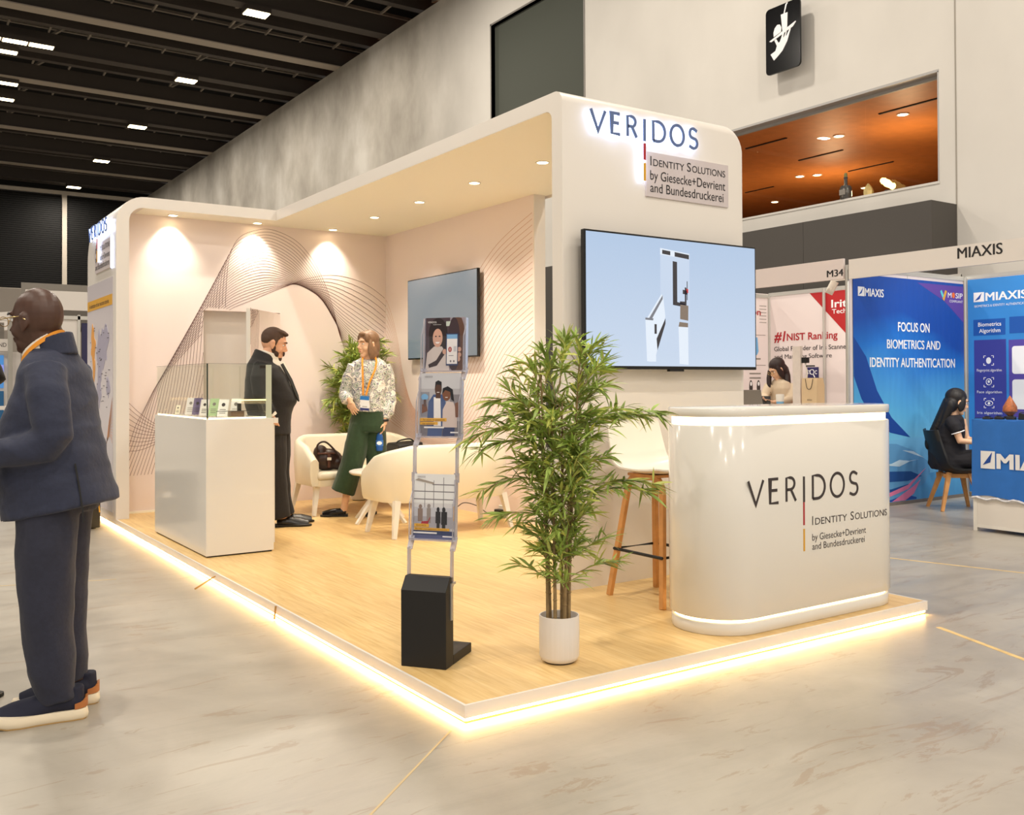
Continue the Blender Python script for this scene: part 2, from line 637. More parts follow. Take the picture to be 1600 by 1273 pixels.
def stroke(mb, pts, sw, O, ux, uy, depth0, depth1):
    """a flat pen stroke of width sw with thickness from depth0 to depth1 off the plane"""
    P = [Vector((p[0], p[1])) for p in pts]
    L = []; Rr = []
    for i, p in enumerate(P):
        a = P[max(i - 1, 0)]; b = P[min(i + 1, len(P) - 1)]
        t = (b - a)
        if t.length < 1e-9:
            t = Vector((1, 0))
        t.normalize()
        n = Vector((-t.y, t.x))
        k = 1.0
        if 0 < i < len(P) - 1:
            t1 = (P[i] - P[i - 1]).normalized()
            k = 1.0 / max(0.5, t1.dot(t))
        L.append(p + n * (sw / 2 * k)); Rr.append(p - n * (sw / 2 * k))
    O = Vector(O); ux = Vector(ux); uy = Vector(uy); nn = ux.cross(uy).normalized()
    to = lambda q, d: O + ux * q.x + uy * q.y + nn * d
    rs = [[to(L[i], depth0), to(Rr[i], depth0), to(Rr[i], depth1), to(L[i], depth1)] for i in range(len(P))]
    mb.rings(rs)


def arc(cx, cy, rx, ry, a0, a1, n=14):
    return [(cx + rx * cos(radians(a0 + (a1 - a0) * i / n)), cy + ry * sin(radians(a0 + (a1 - a0) * i / n))) for i in range(n + 1)]


LETTERS = [
    [(0.03, 1), (0.48, 0), (0.93, 1)],
    [(1.84, 1), (1.34, 1), (1.34, 0), (1.85, 0)], [(1.34, 0.53), (1.78, 0.53)],
    [(2.36, 0), (2.36, 1), (2.58, 1)] + arc(2.60, 0.75, 0.27, 0.25, 90, -90, 10) + [(2.38, 0.5)], [(2.64, 0.5), (2.95, 0)],
    [(4.06, 0.0), (4.06, 1.0), (4.34, 1.0)] + arc(4.36, 0.5, 0.50, 0.5, 90, -90, 14) + [(4.06, 0.0)],
    arc(5.72, 0.5, 0.46, 0.52, 90, 450, 28),
    [(7.12, 0.90)] + arc(6.85, 0.76, 0.24, 0.25, 60, 240, 10) + [(6.87, 0.50)] + arc(6.86, 0.26, 0.28, 0.27, 50, -120, 12) + [(6.58, 0.08)],
]


def wordmark(mb, O, ux, uy, H, W, sw, d0, d1):
    k = W / 7.2
    for i, L in enumerate(LETTERS):
        stroke(mb, [(x * k, y * H) for x, y in L], sw, O, ux, uy, d0, d1 + .00025 * (i % 3))
    stroke(mb, [(3.48 * k, H * 1.0), (3.48 * k, -0.10 * H)], sw, O, ux, uy, d0, d1)


def soft(name, fill, material, parent=None, voxel=0.008, smooth=4, wr=None, **props):
    """overlapping closed volumes fused into one continuous surface"""
    mb = MB()
    fill(mb)
    me0 = mb.mesh('volume', smooth=0)
    ob = bpy.data.objects.new('volume', me0)
    COL.objects.link(ob)
    r = ob.modifiers.new('fuse', 'REMESH'); r.mode = 'VOXEL'; r.voxel_size = voxel; r.use_smooth_shade = True
    if smooth:
        s = ob.modifiers.new('relax', 'SMOOTH'); s.factor = 0.5; s.iterations = smooth
    dg = bpy.context.evaluated_depsgraph_get()
    me = bpy.data.meshes.new_from_object(ob.evaluated_get(dg))
    me.name = name
    bpy.data.objects.remove(ob); bpy.data.meshes.remove(me0)
    if wr:
        amp, fx, fz = wr
        mv = []
        for v in me.vertices:
            p = v.co
            q = noise.noise(Vector((p.x * fx, p.y * fx, p.z * fz))) + .5 * noise.noise(Vector((p.x * fx * 2.1 + 7, p.y * fx * 2.1, p.z * fz * 2.1)))
            r = 1 - abs(noise.noise(Vector((p.x * fx * .7 + p.z * fz * .35, p.y * fx * .7 - p.z * fz * .25, p.z * fz * .55 + 3))) * 2)
            mv.append(p + v.normal * (amp * (q * .8 + (r - .55) * .9)))
        for v, c in zip(me.vertices, mv):
            v.co = c
    me.materials.clear(); me.materials.append(material)
    me.polygons.foreach_set('use_smooth', [True] * len(me.polygons))
    o = bpy.data.objects.new(name, me)
    COL.objects.link(o)
    if parent is not None:
        o.parent = parent
    for k, v in props.items():
        o[k] = v
    return o


def catmull(P, n):
    out = []
    for i in range(len(P) - 1):
        p0 = P[max(i - 1, 0)]; p1 = P[i]; p2 = P[i + 1]; p3 = P[min(i + 2, len(P) - 1)]
        for j in range(n):
            t = j / n
            out.append(tuple(0.5 * ((2 * b) + (c - a) * t + (2 * a - 5 * b + 4 * c - d) * t * t + (3 * b - a - 3 * c + d) * t ** 3)
                             for a, b, c, d in zip(p0, p1, p2, p3)))
    out.append(tuple(P[-1]))
    return out


X3 = Vector((1, 0, 0)); Y3 = Vector((0, 1, 0)); Z3 = Vector((0, 0, 1))
DECK = 0.0717

# ------------------------------------------------------------------ the hall
o = MB().box((-30, -14, -0.1), (24, 60, 0.0)).build('floor', M_concrete, smooth=0); struct(o)

# hall wall on the right, with the dark window and the long orange one
XW = 10.0
mb = MB()
for a, b in (((XW, -14, 0), (XW + .3, 60, 3.97)),
             ((XW, -14, 3.97), (XW + .3, 4.215, 10.88)),
             ((XW, 4.215, 5.47), (XW + .3, 9.4, 10.88)),
             ((XW, 9.4, 3.97), (XW + .3, 11.8, 10.88)),
             ((XW, 11.8, 3.97), (XW + .3, 15.2, 5.2)),
             ((XW, 11.8, 9.5), (XW + .3, 15.2, 10.88)),
             ((XW, 15.2, 3.97), (XW + .3, 60, 10.88))):
    mb.box(a, b)
o = mb.build('wall_right', M_hall, smooth=0); struct(o)
o = MB().box((XW - .006, 3.955, 0), (XW + .01, 3.972, 10.88)).build('trim_1', mat('wall_joint', (150, 144, 134), .7), smooth=0); struct(o)

w = MB().box((XW + .10, 11.8, 5.2), (XW + .14, 15.2, 9.5)).build('window_1', mat('dark_green_glass', (74, 77, 70), .6, spec=.12), smooth=0); struct(w)
fr = MB()
fr.box((XW - .01, 11.76, 5.2), (XW + .14, 11.80, 9.54)).box((XW - .01, 15.2, 5.2), (XW + .14, 15.24, 9.54)).box((XW - .01, 11.76, 9.5), (XW + .14, 15.24, 9.54))
fr.build('window_frame', mat('window_grey_metal', (120, 116, 110), .5), w, smooth=0)

w = bpy.data.objects.new('window_2', None); COL.objects.link(w); struct(w)
g = MB()
for y0, y1 in ((4.22, 5.45), (5.46, 6.69), (6.70, 7.49), (7.50, 9.38)):
    g.box((XW + .17, y0, 3.97), (XW + .178, y1, 5.45))
g.build('window_glass', M_winglass, w, smooth=0)
fr = MB()
fr.box((XW - .004, 4.20, 5.44), (XW + .3, 9.4, 5.475)).box((XW + .16, 4.2, 5.40), (XW + .20, 9.4, 5.445)).box((XW - .004, 4.205, 3.96), (XW + .3, 4.222, 5.45))
fr.build('window_frame', mat('reveal_grey', (168, 166, 164), .5), w, smooth=0)
MB().box((XW - .01, 4.2, 3.94), (XW + .32, 9.4, 3.972)).build('window_sill', M_hall, w, smooth=0)

# the room behind the orange window
M_orangeceil = mat('orange_timber', (206, 132, 70), .5, var=.08, scale=6)
mb = MB()
mb.box((XW + .3, 2.0, 5.60), (24, 20, 5.70))
o = mb.build('ceiling_restaurant', M_orangeceil, smooth=0); struct(o)
mb = MB().box((24, 2.0, 3.2), (24.2, 20, 5.7)).box((XW + .3, 1.9, 3.2), (24.2, 2.0, 5.7)).box((XW + .3, 20, 3.2), (24.2, 20.1, 5.7))
o = mb.build('wall_restaurant', mat('timber_wall', (150, 86, 44), .6), smooth=0); struct(o)
o = MB().box((XW + .3, 2, 3.1), (24, 20, 3.2)).build('floor_restaurant', mat('timber_floor', (120, 76, 44), .5), smooth=0); struct(o)
mb = MB()
for x, ya, yb in ((11.55, 8.04, 8.98), (13.13, 8.05, 9.06), (11.6, 5.2, 6.22), (14.76, 8.1, 9.13), (14.66, 10.99, 11.8)):
    mb.box((x - .02, ya, 5.585), (x + .02, yb, 5.602))
o = mb.build('trim_2', mat('slot_black', (30, 18, 12), .8), smooth=0); struct(o)
for i, (x, y) in enumerate(((12.22, 7.45), (14.31, 9.99), (14.5, 9.70), (16.11, 12.19), (16.49, 9.98), (11.94, 6.02))):
    d = thing('downlight', ['round downlight nearest the glass of the orange window', 'left one of the paired downlights beyond the orange window',
                            'right one of the paired downlights beyond the orange window', 'downlight low at the left end of the orange window',
                            'downlight right of the bottles in the orange window', 'faint downlight high at the right of the orange window'][i], 'ceiling light', (x, y, 5.6), group='restaurant downlights')
    MB().lathe([(.10, 0), (.10, -.015), (.078, -.015), (.078, -.006)], n=20).build('rim', M_white, d)
    MB().lathe([(.076, -.004), (.076, -.010)], n=20).build('lamp_disc', M_downlight, d)
for x, y in ((12.6, 6.4), (14.6, 9.4), (13.2, 12.5)):
    l = bpy.data.lights.new('restaurant_light', 'POINT'); l.energy = 72; l.color = (1, .72, .42); l.shadow_soft_size = .15
    lo = bpy.data.objects.new('restaurant_light', l); lo.location = (x, y, 4.55); COL.objects.link(lo)

# grey cladding block under the window
mb = MB().box((9.42, 3.96, 0), (10.0, 5.98, 3.62)).box((9.42, 5.985, 0), (10.0, 8.0, 3.62)).box((9.42, 8.005, 0), (10.0, 12.5, 3.62))
o = mb.build('trim_3', M_grey, smooth=0); struct(o)

# far wall with dark shutters
YF = 49.0
o = MB().box((-30, YF, 0), (XW, YF + .4, 6.0)).build('wall_back', mat('far_wall_grey', (168, 160, 150), .7), smooth=0); struct(o)
mb = MB()
for i in range(46):
    z = 6.0 + i * .105
    mb.box((-30, YF + .1, z), (XW, YF + .4, z + .09)); mb.box((-30, YF + .2, z + .09), (XW, YF + .4, z + .103))
o = mb.build('trim_4', mat('shutter_black', (16, 15, 15), .55, spec=.3), smooth=0); struct(o)
mb = MB()
for x in (-8.5, -3.5, 1.4, 6.36):
    mb.box((x - .11, YF - .1, 5.95), (x + .11, YF + .1, 10.9))
mb.box((-30, YF - .08, 10.83), (XW, YF + .1, 11.0)); mb.box((-30, YF - .08, 5.87), (XW, YF + .1, 6.03))
o = mb.build('trim_5', mat('shutter_post', (206, 196, 182), .6), smooth=0); struct(o)

o = MB().box((-30, YF - .3, 11.0), (12.6, YF + .4, 12.6)).build('wall_back_upper', mat('ceiling_black', (14, 13, 13), .9), smooth=0); struct(o)
# ceiling: soffit deck, girders and purlins
o = MB().box((-30, -14, 12.6), (13.2, 60, 12.8)).build('ceiling', mat('ceiling_black', (14, 13, 13), .9), smooth=0); struct(o)
gd = MB(); fl = MB()
ZB = 10.88
for i in range(-7, 15):
    y = 20.6 + 3.22 * i
    if y > 48.5:
        continue
    gd.box((-30, y - .14, ZB + .02), (12.6, y + .14, ZB + .52))
    if i % 2:
        fl.box((-30, y - .22, ZB), (12.6, y + .22, ZB + .03))
    else:
        gd.box((-30, y - .20, ZB), (12.6, y + .20, ZB + .04))
    gd.box((-30, y + 1.46, ZB + .22), (12.6, y + 1.70, ZB + .62))
o = gd.build('trim_6', M_dark, smooth=0); struct(o)
o = fl.build('trim_7', mat('girder_flange', (158, 148, 136), .5), smooth=0); struct(o)
o = MB().box((12.6, -14, 10.4), (12.9, 60, 12.7)).build('wall_ceiling_void', MATS['ceiling_black'], smooth=0); struct(o)
pu = MB()
for i in range(-5, 9):
    y = 20.6 + 3.22 * i
    for j in range(26):
        x = 11.4 - j * 1.05
        pu.bar([(x, y + .15, ZB + .56), (x, y + 1.5, ZB + .60)], .05, .06)
        pu.bar([(x + .5, y + 1.7, ZB + .62), (x + .5, y + 3.1, ZB + .56)], .05, .06)
        if j % 4 == 0:
            pu.bar([(x, y + .1, ZB + .9), (x - .9, y + 1.5, ZB + .5)], .07, .07); pu.bar([(x - .2, y + 1.7, ZB + .5), (x - 1.1, y + 3.1, ZB + .95)], .07, .07)
    pu.box((-30, y + .9, ZB + 1.0), (12.6, y + .98, ZB + 1.08))
o = pu.build('trim_8', mat('purlin_steel', (150, 141, 130), .55), smooth=0); struct(o)

for i, (x, y, k) in enumerate(LAMP_SPOTS):
    if not (x > 0 and 20 < y < 46.5):
        continue
    d = thing('high_bay_lamp', '', 'ceiling light', (x, y, 10.75), group='hall ceiling lamps')
    names = {3: 'hall ceiling lamp nearest the viewer, at the top edge', 4: 'hall ceiling lamp second from the viewer in the row', 5: 'hall ceiling lamp third from the viewer in the row',
             6: 'hall ceiling lamp fourth from the viewer in the row', 7: 'hall ceiling lamp farthest down the row, above the shutters'}
    n_ = round((y - 1.28) / 6.44)
    d['label'] = names.get(n_, 'hall ceiling lamp far down the row')
    MB().box((-.32, -.22, .0), (.32, .22, .135)).build('housing', M_dark, d, smooth=0)
    MB().box((-.29, -.19, -.02), (.29, .19, .0)).build('diffuser', M_lampface, d, smooth=0)
for i, (x, y, n, lab) in enumerate(((1.50, 26.17, 3, 'row of three joined hall lamps at the left edge'), (1.37, 27.2, 1, 'single hall lamp just under the joined lamps'),
                                    (1.76, 30.4, 1, 'thin lit hall lamp at the left edge, middle height'), (1.87, 32.3, 1, 'lowest dim hall lamp at the left edge'))):
    d = thing('strip_lamp', lab, 'ceiling light', (x, y, 10.75), group='hall ceiling lamps at the left edge')
    MB().box((-.33 * n, -.16, 0), (.33 * n, .16, .14)).build('housing', M_dark, d, smooth=0)
    m = MB()
    for k in range(n):
        m.box((-.33 * n + .03 + .66 * k, -.13, -.02), (-.33 * n + .63 + .66 * k, .13, 0))
    m.build('diffuser', M_lampface, d, smooth=0)

# joints and tape lines in the concrete
def strip(name, a, b, w, m):
    a = Vector((a[0], a[1], 0)); b = Vector((b[0], b[1], 0)); t = (b - a).normalized(); s = Vector((-t.y, t.x, 0)) * w / 2
    mb = MB(); vs = [a + s, b + s, b - s, a - s]
    mb.add([p + Z3 * .0012 for p in vs] + [p - Z3 * .004 for p in vs], [(3, 2, 1, 0), (4, 5, 6, 7), (0, 1, 5, 4), (1, 2, 6, 5), (2, 3, 7, 6), (3, 0, 4, 7)])
    o = mb.build(name, m, smooth=0); struct(o); return o
M_seam = mat('floor_seam', (196, 174, 132), .7)
M_tape = mat('floor_tape', (214, 184, 126), .6, var=.15, scale=12)
strip('floor_seam_1', (-.077, .245 - .27), (-1.6, -1.3), .008, M_seam)
strip('floor_tape_1', (4.05, 2.18), (4.62, .16), .02, M_tape)
strip('floor_tape_2', (2.80, -.20), (2.45, -1.1), .028, M_tape)
strip('floor_seam_2', (-4, 4.8), (-.5, 3.65), .012, M_seam)

# food sign on the wall
sg = thing('food_court_sign', 'black sign with white burger, drink and serving hand pictogram', 'sign', (9.78, 6.63, 6.59))
def rrect(w, h, r, n=6):
    out = []
    for cx, cy, a in ((w / 2 - r, h / 2 - r, 0), (-w / 2 + r, h / 2 - r, 90), (-w / 2 + r, -h / 2 + r, 180), (w / 2 - r, -h / 2 + r, 270)):
        out += [(cx + r * cos(radians(a + 90 * i / n)), cy + r * sin(radians(a + 90 * i / n))) for i in range(n + 1)]
    return out
UXW = Vector((0, -1, 0))  # reading direction on walls that face -X
MB().prism(rrect(.66, 1.03, .07), (.03, 0, 0), UXW, Z3, .03).build('sign_plate', M_blackgloss, sg, smooth=30)
MB().box((.03, -.03, -.2), (.22, .03, .2)).build('wall_bracket', M_dark, sg, smooth=0)
ic = MB()
O = (-.001, 0, 0)
ic.prism([(-.26, .01), (-.22, -.01), (.20, .11), (.26, .17), (.25, .18)], O, UXW, Z3, .004)
ic.prism([(-.03, .32 + .04), (.10, .36), (.09, .13), (.0, .10)], O, UXW, Z3, .004)
ic.prism([(.025, .36), (.045, .36), (.085, .48), (.105, .50), (.095, .515), (.06, .49)], O, UXW, Z3, .004)
ic.prism([(-.17, .055), (-.03, .095), (-.02, .16), (-.05, .215), (-.10, .225), (-.15, .185), (-.175, .12)], O, UXW, Z3, .004)
ic.prism([(-.16, -.0), (-.12, .01), (-.08, -.06), (-.05, -.05), (.0, .055), (.03, .06), (.01, -.01), (.03, .0), (.07, .08), (.09, .085), (.06, 0), (.08, .01), (.14, .10), (.16, .09),
          (.09, -.08), (.0, -.20), (-.10, -.27), (-.17, -.31), (-.235, -.20), (-.14, -.17), (-.11, -.10)], O, UXW, Z3, .004)
ic.build('pictogram', M_print, sg, smooth=0)

# ------------------------------------------------------------------ the stand: platform
XR, YB, H = 2.90, 6.44, 3.0355
HC = 2.934
pf = thing('stand_platform', 'low oak floored platform of the stand with glowing light strip along its edge', 'platform', (0, 0, 0))
MB().box((.012, .012, .050), (3.012, 7.43, DECK)).build('deck', M_deck, pf, smooth=0)
tr = MB()
tr.box((0, 0, .022), (.012, 7.43, DECK + .0008)).box((.012, 0, .022), (3.02, .012, DECK + .0008)).box((3.008, .012, .022), (3.02, 7.43, DECK + .0008))
tr.build('edge_trim', M_shell, pf, smooth=0)
MB().box((.010, .010, .0), (3.01, 7.43, .0095)).build('base_board', mat('raw_board', (150, 112, 66), .8), pf, smooth=0)
ld = MB()
ld.box((.003, .004, .0115), (.011, 7.40, .0215)).box((.011, .003, .0115), (3.0, .011, .0215))
ld.build('light_strip', M_led, pf, smooth=0)
MB().box((.011, .011, .0095), (3.005, 7.43, .05)).build('carcass', mat('carcass', (180, 170, 155), .8), pf, smooth=0)
sp = MB().bar([(-.16, 3.02, .004), (-.02, 3.06, .062)], .012, .006).build('wood_splinter', mat('splinter', (160, 120, 60), .7), smooth=0)
tag(sp, 'small wooden splinter leaning on the glowing left platform edge', 'wood offcut')
sp = MB().bar([(-.022, 1.98, .003), (-.006, 2.0, .07)], .010, .004).build('wood_splinter', mat('splinter', (160, 120, 60), .7), smooth=0)
tag(sp, 'thin upright wood sliver standing against the left platform edge nearer the corner', 'wood offcut')

# ------------------------------------------------------------------ the stand: shell
YFR, X2, X3E, T = 1.3617, 1.5127, 3.05, .1013
booth = thing('exhibition_stand', 'white exhibition stand with rounded portal, blush walls printed with wave lines', 'exhibition stand', (0, 0, 0))

# front panel turning into the canopy: section in YZ swept along X, the right top corner rounded
def yz_section(drop):
    ro, ri = .07, .06
    top = H - drop
    P = [(YFR, DECK), (YFR, top - ro)]
    P += [(YFR + ro - ro * cos(a), top - ro + ro * sin(a)) for a in [radians(k * 15) for k in range(1, 6)]]
    P += [(YFR + ro, top), (6.089, top), (6.089, min(HC, top - .02))]
    P += [(YFR + T + ri, min(HC, top - .02))]
    P += [(YFR + T + ri - ri * sin(a), min(HC, top - .02) - ri + ri * cos(a)) for a in [radians(k * 15) for k in range(1, 6)]]
    P += [(YFR + T, min(HC, top - .02) - ri), (YFR + T, DECK)]
    return P
rings = []
RC = .13
for i in range(11):
    if i == 0:
        x, d = X2, .0
    elif i <= 9:
        a = radians(90 * (i - 1) / 9)
        x, d = X3E - RC + RC * sin(a) * 1.0, RC * (1 - cos(a))
    else:
        continue
    rings.append([(x, y, z) for y, z in yz_section(d * .98)])
MB().rings(rings).build('front_panel_and_canopy', M_shell, booth, smooth=40)

# left portal: side wall turning into the rear canopy, section in XZ swept along Y
ro, ri, tw = .26, .13, .113
P = [(0, DECK), (0, H - ro)] + [(ro - ro * cos(a), H - ro + ro * sin(a)) for a in [radians(k * 10) for k in range(1, 9)]] + [(ro, H), (X3E, H), (X3E, HC)]
P += [(tw + ri, HC)] + [(tw + ri - ri * sin(a), HC - ri + ri * cos(a)) for a in [radians(k * 10) for k in range(1, 9)]] + [(tw, HC - ri), (tw, DECK)]
MB().rings([[(x, 6.089, z) for x, z in P], [(x, YB + .10, z) for x, z in P]]).build('left_portal', M_shell, booth, smooth=40)
P2 = [(0, DECK), (0, H - ro)] + [(ro - ro * cos(a), H - ro + ro * sin(a)) for a in [radians(k * 10) for k in range(1, 6)]] + [(tw, H - .14), (tw, DECK)]
rg = []
for k in range(9):
    a = radians(90 * k / 8); y_ = 7.43 - .24 + .24 * sin(a); dz_ = .24 * (1 - cos(a)) * .98
    rg.append([(x, y_, z if z < 1 else z - dz_) for x, z in P2])
MB().rings([[(x, YB + .10, z) for x, z in P2]] + rg).build('store_side_wall', M_shell, booth, smooth=40)
MB().box((tw, 7.33, DECK), (X3E, 7.43, 2.6)).build('store_back_wall', M_white, booth, smooth=0)
MB().box((.60, 6.575, DECK), (1.66, 7.0, 2.25)).build('store_fill_block', M_white, booth, smooth=0)  # white block added behind the doorway to catch the downlights and brighten the opening
# cream underside
MB().box((X2 + .001, YFR + T + .06, HC - .002), (X3E - .02, 6.10, HC - .0005)).box((tw + .13, 6.0895, HC - .002), (X3E - .02, YB, HC - .0005)).build('soffit', M_soffit, booth, smooth=0)

DZ = 2.035
bw = MB().box((tw, YB, DECK), (.89, YB + .1, HC)).box((1.68, YB, DECK), (XR + .1, YB + .1, HC)).box((.89, YB, DZ), (1.68, YB + .1, HC)).build('back_wall', M_pinkwall, booth, smooth=0)
rw = MB().box((XR, 3.60, DECK), (3.017, YB, HC)).build('right_wall', M_pinkwall, booth, smooth=0)
MB().box((XR, 3.592, DECK), (3.017, 3.60, HC)).build('wall_end_trim', M_shell, booth, smooth=0)
sk = MB().box((tw, YB - .008, DECK), (.89, YB, DECK + .02)).build('skirting', M_soffit, bw, smooth=0)

# printed wave lines
W0 = [(0.852, 0.445), (0.953, 0.981), (1.082, 1.685), (1.121, 2.331), (1.154, 2.591), (1.24, 2.773), (1.392, 2.864), (1.595, 2.895), (1.852, 2.803), (2.037, 2.62), (2.166, 2.389), (2.268, 2.119), (2.364, 1.777), (2.566, 1.348), (2.835, 0.972), (3.305, 0.795), (3.662, 0.701), (4.13, 0.679), (4.739, 0.74), (5.13, 0.994), (5.394, 1.287), (5.751, 1.508)]
W1 = [(0.064, 0.428), (0.178, 0.695), (0.248, 0.906), (0.324, 1.057), (0.449, 1.302), (0.655, 1.552), (1.063, 1.987), (1.425, 2.177), (1.732, 2.311), (1.993, 2.413), (2.284, 2.464), (2.607, 2.406), (2.886, 2.244), (3.043, 2.051), (3.193, 1.742), (3.309, 1.393), (3.524, 1.053), (3.802, 1.025), (4.135, 1.353), (4.513, 2.035), (5.089, 2.528), (5.762, 2.792)]
NL = 25
WM = {7: (1.506, 2.537), 8: (1.767, 2.467), 9: (1.993, 2.311), 10: (2.159, 2.183), 11: (2.342, 1.99), 12: (2.56, 1.81), 13: (2.84, 1.60), 14: (3.04, 1.36)}
back_lines = MB(); side_lines = MB(); door_lines = MB()
door_hinge = Vector((1.68, YB, 0)); DOOR_A = radians(49)
door_x = Vector((-cos(DOOR_A), -sin(DOOR_A), 0))

def ribbon(mb, pts, nrm, wd):
    if len(pts) < 2:
        return
    rs = []
    for i, p in enumerate(pts):
        t = (pts[min(i + 1, len(pts) - 1)] - pts[max(i - 1, 0)]).normalized()
        s = t.cross(nrm).normalized() * wd / 2
        rs.append([p + s, p - s, p - s + nrm * .001, p + s + nrm * .001])
    mb.rings(rs)

def print_line(pts, wd=.0032):
    run = []; kind = None
    nb = Vector((0, -1, 0)); ns = Vector((-1, 0, 0)); nd = Vector((-sin(DOOR_A), cos(DOOR_A), 0)) * -1
    nd = Vector((sin(DOOR_A), -cos(DOOR_A), 0)) * 1.0
    def flush():
        nonlocal run
        if kind == 'back': ribbon(back_lines, run, nb, wd)
        elif kind == 'side': ribbon(side_lines, run, ns, wd * .9)
        elif kind == 'door': ribbon(door_lines, run, nd, wd)
        run = []
    for u, z in pts:
        if u < tw + .005 or z < DECK + .01 or u > 2.9 + (YB - 3.61):
            k = None; p = None
        elif u > XR:
            k = 'side'; p = Vector((XR - .0005, YB - (u - XR), z))
        elif .89 < u < 1.68 and z < DZ:
            k = 'door'; p = door_hinge + door_x * (1.68 - u) + Z3 * z + nd * .0005
        else:
            k = 'back'; p = Vector((u, YB - .0005, z))
        if k != kind:
            flush(); kind = k
        if p is not None:
            run.append(p)
    flush()

for i in range(NL):
    s = i / (NL - 1)
    ctrl = []
    for k, (a, b) in enumerate(zip(W0, W1)):
        m = WM.get(k, ((a[0] + b[0]) / 2, (a[1] + b[1]) / 2))
        q = (2 * m[0] - (a[0] + b[0]) / 2, 2 * m[1] - (a[1] + b[1]) / 2)
        ctrl.append(tuple((1 - s) ** 2 * a[c] + 2 * s * (1 - s) * q[c] + s * s * b[c] for c in (0, 1)))
    print_line(catmull(ctrl, 9))
for i in range(10):
    s = i / 9
    a = (0.10, 1.22 - .55 * s); b = (0.28, 1.03 - .36 * s); c = (0.46, .90 - .16 * s); d = (.62, .86 - .02 * s)
    print_line(catmull([a, b, c, d], 8))
back_lines.build('wave_print', M_line, bw, smooth=0)
side_lines.build('wave_print', M_lineorange, rw, smooth=0)

# store room door standing ajar
leaf = MB().box((0, 0, DECK + .01), (.79, .04, DZ - .01), Matrix.Translation(door_hinge) @ Matrix(((door_x.x, -sin(DOOR_A) * -1, 0, 0), (door_x.y, -cos(DOOR_A) * -1 * -1, 0, 0), (0, 0, 1, 0), (0, 0, 0, 1))) if False else None)
leaf = MB()
dn = Vector((sin(DOOR_A), -cos(DOOR_A), 0))
q = [door_hinge, door_hinge + door_x * .79, door_hinge + door_x * .79 - dn * .04, door_hinge - dn * .04]
leaf.add([p + Z3 * (DECK + .01) for p in q] + [p + Z3 * (DZ - .01) for p in q], [(0, 1, 2, 3), (7, 6, 5, 4), (0, 4, 5, 1), (1, 5, 6, 2), (2, 6, 7, 3), (3, 7, 4, 0)])
leaf.v.reverse() if False else None
dl = leaf.build('store_door', M_pinkwall, booth, smooth=0)
door_lines.build('wave_print', M_line, dl, smooth=0)
ed = MB()
q = [door_hinge + door_x * .7905 + dn * .0005, door_hinge + door_x * .7935 + dn * .0005, door_hinge + door_x * .7935 - dn * .0405, door_hinge + door_x * .7905 - dn * .0405]
ed.add([p + Z3 * (DECK + .01) for p in q] + [p + Z3 * (DZ - .01) for p in q], [(3, 2, 1, 0), (4, 5, 6, 7), (0, 1, 5, 4), (1, 2, 6, 5), (2, 3, 7, 6), (3, 0, 4, 7)])
ed.build('door_edge', M_white, dl, smooth=0)

# downlights in the canopy
SPOTS = [(.567, 6.325, 'canopy downlight nearest the left portal'), (1.40, 6.32, 'canopy downlight above the middle of the wave arch'), (2.211, 6.30, 'canopy downlight above the corner by the bamboo'),
         (2.25, 5.38, 'canopy downlight deepest in the row over the armchairs'), (2.24, 4.444, 'second canopy downlight from the back in the row over the seats'),
         (2.22, 3.475, 'third canopy downlight from the back, nearer the front panel'), (2.26, 2.585, 'canopy downlight nearest the front panel')]
for i, (x, y, lab) in enumerate(SPOTS):
    d = thing('downlight', lab, 'ceiling light', (x, y, HC - .002), group='stand canopy downlights')
    MB().lathe([(.052, 0), (.052, -.006), (.042, -.006), (.040, -.002)], n=24).build('rim', M_white, d)
    MB().lathe([(.040, -.001), (.040, -.0035)], n=24).build('lamp_disc', M_downlight, d)
    l = bpy.data.lights.new('downlight_beam', 'SPOT')
    l.energy = 52 if i < 3 else 100
    l.color = (1, .87, .70); l.spot_size = radians(92 if i < 3 else 118); l.spot_blend = 1.0; l.shadow_soft_size = .03
    lo = bpy.data.objects.new('downlight_beam', l); lo.location = (x, y, HC - .03); COL.objects.link(lo)
    lo.rotation_euler = (radians(10) if i < 3 else 0, 0, 0)

# ------------------------------------------------------------------ signs
def company_sign(name, label, O, ux, H_, W_, board, backlit=True):
    """stand-off letters lit from behind, bars in red and yellow, and the grey text board"""
    O = Vector(O); s = thing(name, label, 'sign', O)
    ux = Vector(ux); k = W_ / 7.2; z0 = Vector((0, 0, 0))
    d0, d1 = (.034, .042) if backlit else (.0004, .0014)
    mb = MB(); wordmark(mb, z0, ux, Z3, H_, W_, .0185 if backlit else .0155, d0, d1)
    mb.build('lettering', mat('slate_blue_letter', (92, 112, 158), .4) if backlit else M_ink, s, smooth=0)
    for c, a, b, nm in ((M_red, -.22, -1.05, 'red_bar'), (M_yellow, -1.2, -2.1, 'yellow_bar')):
        mb = MB(); stroke(mb, [(3.48 * k, a * H_), (3.48 * k, b * H_)], .017, z0, ux, Z3, d0, d1); mb.build(nm, c, s, smooth=0)
    if backlit:
        mb = MB(); wordmark(mb, z0, ux, Z3, H_, W_, .012, .020, .032)
        stroke(mb, [(3.48 * k, -.2 * H_), (3.48 * k, -2.1 * H_)], .012, z0, ux, Z3, .020, .032)
        mb.build('halo_light', M_halo, s, smooth=0)
    return s

